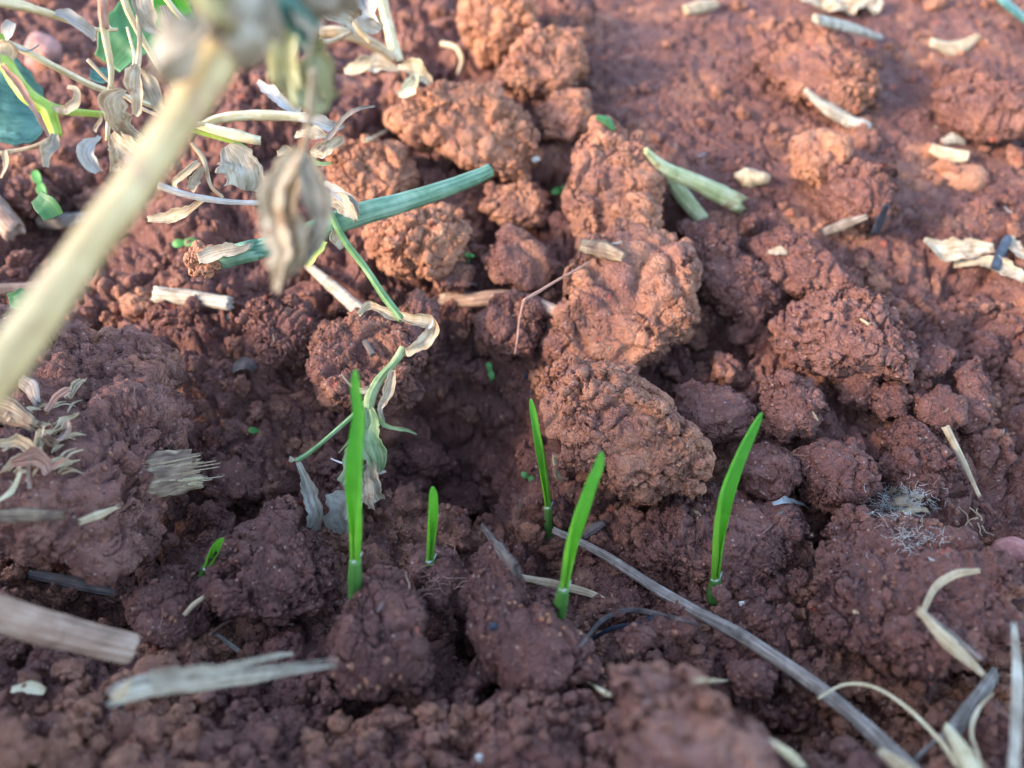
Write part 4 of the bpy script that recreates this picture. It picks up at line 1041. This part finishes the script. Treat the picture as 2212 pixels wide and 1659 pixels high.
straw('straw_piece', 'grey green hollow straw pointing up right near the lower right corner', [(2035, 1600), (2085, 1530), (2140, 1455)], [15, 16, 15], 'straw_grey', flat=.6, lift=.7, hollow=(0, .2), q=92)
straw('straw_piece', 'upright bleached straw at the right edge', [(2187, 1362), (2193, 1450), (2190, 1560), (2183, 1700)], [8, 13, 12, 11], 'straw_pale', flat=.45, lift=1.2, q=95, ragged=(.3, 0))
straw('straw_piece', 'bent straw rising to a tip left of the upright bleached straw', [(2140, 1498), (2110, 1530), (2095, 1580), (2110, 1640), (2125, 1720)], [3, 6, 8, 11, 13], 'straw_tan', flat=.5, lift=.8, q=92)
straw('straw_piece', 'thick blurred tan stalk at the bottom right corner', [(2040, 1570), (2070, 1620), (2110, 1700)], [10, 20, 26], 'cream_stalk', flat=.7, lift=1.3, q=92)
straw('straw_piece', 'thin grey straw crossing the bottom edge at the lower right', [(1975, 1640), (2020, 1600), (2080, 1560)], [4, 5, 4], 'straw_grey', lift=.5, q=92)
straw('straw_piece', 'blurred tan straw end at the bottom edge beside the long straw', [(1900, 1620), (1940, 1650), (1990, 1700)], [9, 15, 16], 'straw_tan', flat=.6, lift=1.4, q=92)
straw('husk', 'blurred cream husk lying behind the nearest clod at the bottom', [(1660, 1600), (1700, 1625), (1740, 1665)], [5, 9, 10], 'cream_stalk', 'husk', flat=.5, lift=.6)
straw('husk', 'pale pointed chip left of the nearest blurred clod', [(1268, 1472), (1290, 1485), (1310, 1497)], [3, 7, 8], 'cream_stalk', 'husk', flat=.6, lift=.4)
straw('straw_piece', 'tiny orange brown splinter in the lower left hollow', [(402, 1325), (420, 1305), (440, 1290)], [4, 5, 4], 'straw_tan', lift=.12)
straw('straw_piece', 'tiny reddish splinter below the tiny orange one', [(455, 1370), (480, 1350), (500, 1340)], [3, 3.5, 2.5], 'root', lift=.12)
straw('straw_piece', 'small grey twig slanting down to the split straw', [(470, 1370), (510, 1400), (540, 1422)], [4, 5, 5], 'straw_grey', lift=.12)
straw('straw_piece', 'thin tan splinter right of the little round clod', [(1500, 1468), (1545, 1470), (1580, 1470)], [4, 4, 3], 'straw_tan', lift=.15)
straw('straw_piece', 'thin grey straw under the thick stub', [(-20, 1350), (60, 1370), (120, 1395)], [6, 5, 3], 'straw_grey', lift=.3)
straw('straw_piece', 'dark straw peeping from under the left slab', [(70, 1240), (150, 1255), (250, 1280)], [8, 12, 6], 'bark', lift=.1)
straw('straw_piece', 'dark grey twig passing behind the thick stem at the left edge', [(-40, 628), (40, 625), (110, 620)], [11, 11, 10], 'straw_brown', lift=1.0)
straw('straw_tube', 'pinkish straw stub with a torn mouth at the left edge', [(-60, 395), (0, 455), (38, 500)], [22, 21, 20], 'straw_brown', hollow=(0, .25), lift=.7, ragged=(0, .2))
straw('straw_piece', 'grey curled husk below the green leaf piece at far left', [(95, 480), (130, 478), (200, 472)], [14, 13, 9], 'straw_grey', lift=.3, hollow=(.2, 0), rough=.3)
straw('forked_stem', 'pale yellow green stem above the forked joint, upper right of centre', [(1395, 330), (1440, 370), (1510, 400), (1590, 440)], [7, 14, 17, 19], 'pale_green', 'plant stem', flat=.6, lift=.35, ragged=(.1, .4), q=90)
straw('forked_stem', 'green lower prong below the pale yellow green stem', [(1440, 375), (1470, 420), (1515, 475)], [9, 16, 14], 'pale_green', 'plant stem', flat=.7, lift=.25, q=90)
straw('green_tip', 'blurred green leaf tip behind the smooth faced clod', [(1290, 255), (1310, 262), (1325, 280)], [5, 9, 4], 'broad_green', 'leaf', flat=.4, lift=.2)
straw('orange_husk', 'curled orange tan husk lying in the back right', [(1738, 198), (1775, 230), (1830, 262), (1875, 275)], [6, 11, 13, 8], 'straw_pale', 'husk', flat=.6, lift=.3, rough=.3)
straw('straw_piece', 'pale twisted husk at the right below the small yellow one', [(2008, 322), (2045, 335), (2085, 340)], [9, 13, 9], 'straw_tan', 'husk', flat=.5, lift=.25, rough=.3)
straw('straw_piece', 'small yellow husk far right above the pale twisted one', [(2035, 308), (2060, 300), (2080, 308)], [6, 9, 5], 'straw_pale', 'husk', flat=.5, lift=.2, rough=.3)
straw('straw_piece', 'grey straw flat on the soil in the back right', [(1775, 505), (1815, 488), (1868, 470)], [8, 10, 5], 'straw_grey', flat=.5, lift=.15)
straw('charred_chip', 'upright blue black chip beside the boxy clod', [(1890, 500), (1900, 475), (1912, 445)], [9, 10, 5], 'char', 'charcoal chip', flat=.5, lift=.3)
straw('charred_chip', 'blue black curled chip among pale leaves at the right edge', [(2145, 580), (2160, 545), (2175, 515)], [9, 11, 8], 'char', 'charcoal chip', flat=.5, lift=.35)
straw('straw_piece', 'blurred pale straw at the back under the top right leaves', [(1760, 45), (1830, 62), (1900, 85)], [10, 11, 8], 'straw_pale', flat=.5, lift=.2)
straw('straw_piece', 'blurred tan leaf strip in the far top right', [(2010, 95), (2060, 108), (2110, 80)], [8, 13, 5], 'straw_tan', flat=.4, lift=.3)
straw('straw_piece', 'blurred white chip at the top edge right of the upright clod', [(1480, 25), (1510, 18), (1545, 12)], [10, 13, 9], 'straw_tan', flat=.6, lift=.3)
straw('green_tip', 'pale green blade in the top right corner', [(2140, -20), (2180, 20), (2230, 60)], [9, 10, 8], 'teal_green', 'grass blade', flat=.4, lift=.6)
straw('straw_piece', 'blurred thin stalk behind the orange clods near the small cave', [(790, 305), (815, 295), (838, 282)], [5, 5, 4], 'straw_tan', lift=.3)
straw('straw_piece', 'small curled stalk above the broad orange clod', [(955, 95), (985, 105), (998, 130), (990, 160)], [5, 6, 5, 3], 'straw_tan', lift=.4)
straw('wood_flake', 'brown wood flake resting on top of the tall cracked clod', [(1258, 532), (1300, 540), (1342, 556)], [13, 17, 10], 'wood', 'wood flake', flat=.5, lift=.15, rough=.25)
straw('straw_piece', 'small tan chip on the arched clod heap top', [(1860, 690), (1875, 700)], [3, 3], 'straw_tan', lift=.08)
straw('charred_chip', 'dark flake near the right rim of the crumbly clod behind the vine', [(790, 740), (805, 765)], [6, 7], 'bark', 'bark', lift=.08)
straw('charred_chip', 'black fragment in the shade below the long straw', [(1400, 1340), (1425, 1358), (1445, 1372)], [14, 20, 12], 'char', 'charcoal chip', flat=.4, lift=.1, rough=.3)

# pale leaves scattered at the back and right edge
def flatleaf(name, label, pts, wd, mt, cu=1.4, cr=.12, lift=.3, cat='dry leaf'):
    C = lay(pts, lift, 36, 85); d = np.linalg.norm(C[18] - CAM)
    add(name, ribbon_geo(C, [px(a, d) for a in wd], nc=13, curl=cu, crumple=cr, ragged=.35, thick=.02, hint=(0, -.3, 1), seed=len(label)), mt, None, label=label, cat=cat)
flatleaf('dry_leaf', 'creased cream leaf at the right edge with a folded tip', [(1995, 520), (2040, 545), (2100, 540), (2150, 535)], [8, 26, 22, 8], 'dry_leaf')
flatleaf('dry_leaf', 'cream leaf strip beneath the blue black curled chip', [(2060, 575), (2120, 570), (2180, 590), (2215, 610)], [8, 16, 18, 8], 'dry_leaf')
flatleaf('dry_leaf', 'tan leaf tip standing by the right edge', [(2212, 560), (2190, 540), (2180, 510)], [14, 16, 6], 'dry_leaf')
flatleaf('dry_leaf', 'heap of blurred cream leaf scraps at the far top right', [(1730, 0), (1790, 12), (1850, 15), (1910, -5)], [12, 34, 30, 14], 'dry_leaf', 1.2, .35, .4)
flatleaf('dry_leaf', 'small pale fleck of leaf above the right heap', [(1660, 545), (1680, 540), (1700, 548)], [5, 10, 5], 'dry_leaf', 1, .05, .1)
flatleaf('dry_leaf', 'grey leaf fragment sunk in the left hollow wall', [(500, 800), (530, 785), (552, 800)], [8, 18, 8], 'bark', 1, .05, .08)
flatleaf('dry_leaf', 'curled brown leaf edge under the overhanging clod', [(1196, 985), (1198, 1015), (1212, 1040), (1225, 1035)], [5, 9, 10, 5], 'dry_leaf', 2.6, .05, .15)
flatleaf('dry_leaf', 'cream fleck in the blurred foreground at far left', [(30, 1700), (60, 1680), (95, 1690)], [8, 16, 8], 'cream_stalk', 1, .1, .2)
flatleaf('dry_leaf', 'white fleck at the lower left above the blurred foreground', [(25, 1490), (55, 1485), (85, 1490)], [6, 12, 6], 'cream_stalk', 1, .1, .2)
flatleaf('dry_leaf', 'curled white shell like leaf edge right of the wide rough clod', [(1670, 1090), (1700, 1083), (1735, 1090), (1752, 1105)], [4, 8, 6, 4], 'straw_white', 2, .04, .15)

# rotten stubs and leaf debris on the left slab
root = empty('rotten_stub', V(350, 1030, 17.0), 'frayed rotten wood stub embedded in the left slab', 'wood stub')
hd = hit(350, 1030)[0]
C = path([(235, 1052, hd + .22), (290, 1037, hd + .10), (350, 1024, hd), (405, 1015, hd)], 50)
add('wood_core', tube_geo(C, [px(20, hd), px(38, hd), px(44, hd), px(38, hd)], 60, 17, .06, .2, .55, ragged=(.1, .35), hollow=(0, .3), seed=5), 'wood', root)
add('fibres', splinters(((300, 1030), (445, 1006)), hd - .16, 27, 34, 'wood', 4), 'straw_tan', root)
add('pale_fibres', splinters(((330, 1045), (425, 1035)), hd - .2, 9, 12, 'wood', 6), 'cream_stalk', root)
root = empty('leaf_debris', V(80, 930, 17.0), 'torn tan leaf scraps lying on the left slab', 'dry leaves')
for i, (pts, ww, cu, cr, mt) in enumerate((
    ([(60, 1000), (90, 960), (125, 920), (158, 890)], [14, 20, 18, 8], 2.6, .14, 'straw_tan'),
    ([(-20, 950), (40, 965), (80, 985), (110, 1000)], [8, 14, 18, 10], 2.6, .14, 'straw_tan'),
    ([(150, 860), (165, 840), (183, 820)], [15, 16, 12], 2.4, .06, 'dry_leaf'),
    ([(95, 940), (120, 950), (145, 930), (158, 915)], [10, 20, 16, 6], 1.2, .12, 'straw_brown'),
    ([(45, 1020), (30, 1060), (0, 1080), (-30, 1088)], [5, 9, 7, 4], 1.6, .06, 'cream_stalk'),
    ([(20, 1000), (60, 990), (95, 1010), (130, 990)], [8, 20, 14, 6], 1.4, .16, 'root'),
    ([(58, 990), (62, 1030), (64, 1050)], [7, 7, 5], 1.6, .08, 'straw_brown'),
    ([(100, 890), (120, 870), (150, 865)], [10, 14, 10], 1.6, .14, 'root'))):
    C = lay(pts, .18 + .03 * i, 30, 90); dd = np.linalg.norm(C[15] - CAM)
    add('scrap', ribbon_geo(C, [px(a * .7, dd) for a in ww], nc=31, curl=cu, crumple=cr * 1.6, ragged=.4, thick=.012, seed=i, pleat=.25, npl=2.6), mt, root)
rs = np.random.default_rng(12); sp = []
for i in range(46):
    u, v, a = rs.uniform(0, 150), rs.uniform(870, 1030), rs.normal(-.75, .35); L = rs.uniform(18, 55)
    pts = [(u, v), (u + L * .5 * math.cos(a), v + L * .5 * math.sin(a)), (u + L * math.cos(a + .3), v + L * math.sin(a + .3))]
    C = lay(pts, rs.uniform(.05, .3), 12, 80)
    sp.append(ribbon_geo(C, [.02, rs.uniform(.02, .06), .008], nc=5, curl=1.5, crumple=.03, ragged=.5, thick=.01, seed=i))
add('fibres', sp, 'straw_tan', root)
straw('bark_chip', 'weathered bark chip on the left slab beside the thick blurred stem', [(55, 825), (75, 840), (85, 868)], [12, 17, 10], 'straw_grey', 'bark', flat=.4, lift=.15, ragged=(.1, .2))
straw('bark_chip', 'fibrous brown husk pressed on the left slab at the frame edge', [(-10, 880), (30, 890), (75, 915)], [24, 26, 14], 'wood', 'wood flake', flat=.3, lift=.1, ragged=(.1, .3), ramp_=.1)
straw('straw_piece', 'brown strip on the lower part of the left slab', [(-10, 1115), (60, 1112), (130, 1112)], [10, 14, 8], 'wood', flat=.35, lift=.08, ragged=(.1, .2))
straw('straw_piece', 'torn ochre strip below the dark crack of the left slab', [(180, 1125), (215, 1112), (248, 1098)], [6, 9, 4], 'straw_tan', flat=.35, lift=.08, ragged=(.1, .2))

# ------------------------------------------------------------------ roots, fibres, fluff, seeds, pebbles
root = empty('root_thread', V(1140, 700, 19.5), 'thin brown root bent over the round clod', 'root')
add('thread', tube_geo(path([(1272, 568, 21.3), (1210, 602, 20.6), (1160, 632, 20.0), (1132, 648, 19.6)], 30), [.03, .035, .045], 10, rough=.2), 'root', root)
dr = hit(1130, 700)[0]
add('thread', tube_geo(lay([(1132, 648), (1122, 690), (1118, 730), (1112, 765)], .12, 30, 95), [.045, .035, .03, .02], 10, rough=.2), 'root', root)
def threads(name, label, cu, cv, ru, rv, n, mt, r=.012, cat='fibres', lift=.1, seed=0, ln=60):
    rs = np.random.default_rng(seed); parts = []
    for i in range(n):
        u = cu + rs.normal() * ru * .45; v = cv + rs.normal() * rv * .45; a = rs.uniform(0, 6.28); L = ln * rs.uniform(.4, 1)
        pts = [(u, v)]
        for k in range(4):
            a += rs.normal() * .5; u += math.cos(a) * L / 4; v += math.sin(a) * L / 4 * .8; pts.append((u, v))
        uvp = catmull(np.array(pts), 14); d = [hit(x, y)[0] for x, y in uvp]
        d = np.minimum.accumulate(np.array(d)); d = d * .5 + d.mean() * .5
        parts.append(tube_geo(V(uvp[:, 0], uvp[:, 1], d - lift * rs.uniform(.2, 1.2)), [r, r * .5], 6, rough=.1))
    o = add(name, parts, mt, None, label=label, cat=cat)
threads('white_fibre_tuft', 'matted white fibres on top of the lower right mound', 1955, 1085, 66, 36, 420, 'fluff', .0055, 'fibre tuft', .06, 1, 30)
for k_, (a_, b_, c_) in enumerate((((1915, 1068), (1945, 1062), (1985, 1072)), ((1930, 1090), (1965, 1084), (1995, 1092)), ((1940, 1108), (1962, 1104), (1990, 1112)))):
    flatleaf('white_film', ('upper', 'middle', 'lower')[k_] + ' whitish film strip matted into the white fibre tuft', [a_, b_, c_], [4, 9, 4], 'dry_leaf', .8, .16, .0, 'film')
threads('white_fibre_tuft', 'sparse white fibres trailing down the lower right mound', 1985, 1165, 85, 30, 60, 'fluff', .004, 'fibre tuft', .08, 2, 40)
threads('root_tangle', 'tangle of fine brown roots at the foot of the shortest seedling', 935, 1250, 50, 45, 22, 'root', .014, 'roots', .15, 3, 60)
threads('root_hairs', 'few fine roots at the left of the small round nugget in the right heap', 1720, 1000, 40, 40, 7, 'root', .010, 'roots', .1, 5, 50)
threads('root_hairs', 'stray fine roots right of the tallest clod', 1600, 760, 50, 50, 6, 'root', .010, 'roots', .1, 6, 60)
threads('root_hairs', 'thin fibres beside the upright clod at the right', 2120, 1120, 30, 40, 6, 'straw_tan', .02, 'roots', .15, 7, 70)
# white crumbly core of the tuft

def pebble(name, label, u, v, r, mt, sq=(1, .8, .7), lift=.3, cat='pebble', rough=.12):
    d, nor = hit(u, v); R = px(r, d); s, F = ico(4)
    P = s * np.array([sq[0], sq[2], sq[1]]) * R
    P = P * (1 + nz(P / R + u, .9, 2)[:, :1] * rough + nz(P / R + u, .35, 3)[:, :1] * rough * .4)
    P = P + V(u, v, d) + nor * R * lift
    uv = s[:, :2]
    o = geo(name, P, F, M[mt] if mt != 'soil' else SOIL, None, uv)
    return tag(o, label, cat)
pebble('red_pebble', 'red stone at the right edge of the lower right mound', 2190, 1190, 34, 'pebble', (1, .75, .7))
pebble('pink_pebble', 'faceted pink stone below the cream stalks in the upper left', 107, 132, 40, 'pink', (1, .85, .8), .6, rough=.35)
pebble('black_seed', 'shiny black round seed on the long clod', 1068, 1354, 9, 'char', (1, 1, 1), .3, 'seed', .02)
pebble('black_seed', 'black seed lying below the short bleached straw piece', 494, 686, 8, 'char', (.7, 1.3, .8), .4, 'seed', .05)
pebble('black_seed', 'small black seed on the bright orange lump by the stem end', 615, 592, 7, 'char', (1, .8, .8), .4, 'seed', .05)
pebble('black_seed', 'tiny dark seed in the orange hollow', 1135, 812, 6, 'char', (1, 1, 1), .4, 'seed', .05)
pebble('white_grain', 'white grain below the curved seedling', 1605, 1307, 7, 'fluff', (1.4, .7, .8), .4, 'grain', .3)
pebble('white_grain', 'white grain above the cave right of the green stem tip', 1157, 345, 7, 'fluff', (1.2, .9, .8), .4, 'grain', .3)
pebble('smooth_stone', 'smooth brown stone at the far right below the pale twisted husk', 2085, 390, 42, 'soil', (1.1, .65, .8), .1)
pebble('orange_nugget', 'vivid orange crumb near the end of the forked stem', 1625, 392, 26, 'straw_tan', (1.2, .7, .8), .4, 'soil nugget', .4)
pebble('white_grain', 'white blurred speck in the near foreground centre', 1045, 1640, 12, 'fluff', (1.2, .8, .8), .4, 'grain', .3)
pebble('white_grain', 'lilac white speck in the near foreground at left', 80, 1640, 12, 'fluff', (.9, 1.2, .8), .4, 'grain', .3)

# ------------------------------------------------------------------ tiny fragments strewn about
def strew():
    rs = np.random.default_rng(21)
    n = 0
    while n < 46:
        u, v = rs.uniform(20, 2190), rs.uniform(250, 1600); a = rs.uniform(0, 6.28); L = rs.uniform(9, 26)
        if 350 < v < 1100 and u < 300: continue
        pts = [(u, v), (u + L * .5 * math.cos(a) + rs.normal() * 2, v + L * .5 * math.sin(a) + rs.normal() * 2), (u + L * math.cos(a), v + L * math.sin(a))]
        C = lay(pts, .03, 10, 80)
        add('straw_fragment', ribbon_geo(C, [.018, rs.uniform(.02, .05), .012], nc=6, curl=1.6, ragged=.5, thick=.015, seed=n), ['straw_tan', 'straw_grey', 'straw_white', 'straw_brown'][n % 4], None,
            label='tiny dry straw fragment lying loose on the red soil', cat='straw fragment', group='tiny straw fragments strewn on the soil')
        n += 1
    n = 0
    while n < 34:
        u, v = rs.uniform(100, 2190), rs.uniform(420, 1560); a = rs.uniform(0, 6.28); L = rs.uniform(25, 70); pts = [(u, v)]
        for k in range(3):
            a += rs.normal() * .6; u += L / 3 * math.cos(a); v += L / 3 * math.sin(a); pts.append((u, v))
        C = lay(pts, .02, 18, 75, sag=True)
        add('fine_rootlet', tube_geo(C, [.012, .009, .005], 6, rough=.2), 'root', None,
            label='hair thin brown rootlet lying on the red soil', cat='rootlet', group='hair thin rootlets on the soil')
        n += 1
strew()
litter('dry_stalk', 'thin pale stalks crossing behind the bunch of tan leaves', 'dry stalk', [
 ('stalk', 't', [(190, 130, 22.5), (260, 200, 22.3), (330, 245, 22.2), (420, 262, 22.2)], [3.5, 3, 3, 3], 'dry_leaf'),
 ('stalk', 't', [(330, 290, 22.2), (380, 278, 22.2), (440, 268, 22.2)], [4, 4, 3], 'cream_stalk'),
 ('stalk', 't', [(275, 60, 22), (290, 120, 21.8), (285, 150, 21.8)], [2.5, 2.5, 2], 'cream_stalk'),
 ('withered_leaf', 'r', [(10, 325, 20.6), (15, 360, 20.5), (2, 385, 20.5)], [5, 7, 4], 'dry_leaf', 1.8, .05),
 ('withered_leaf', 'r', [(205, 285, 20.6), (222, 262, 20.6), (218, 248, 20.6)], [4, 5, 3], 'dry_leaf', 1.8, .05)])
litter('dry_stalk', 'blurred pale stalks slanting at the top between the leaf clusters', 'dry stalk', [
 ('stalk', 't', [(740, -40, 27), (760, 40, 27), (800, 90, 27)], [6, 6, 5], 'straw_tan'),
 ('stalk', 't', [(650, 60, 25), (700, 90, 25.5), (760, 70, 26)], [5, 5, 4], 'dry_leaf'),
 ('withered_leaf', 'r', [(770, -20, 26), (790, 30, 26), (820, 60, 26)], [8, 16, 8], 'grey_leaf', 1.8, .2)])
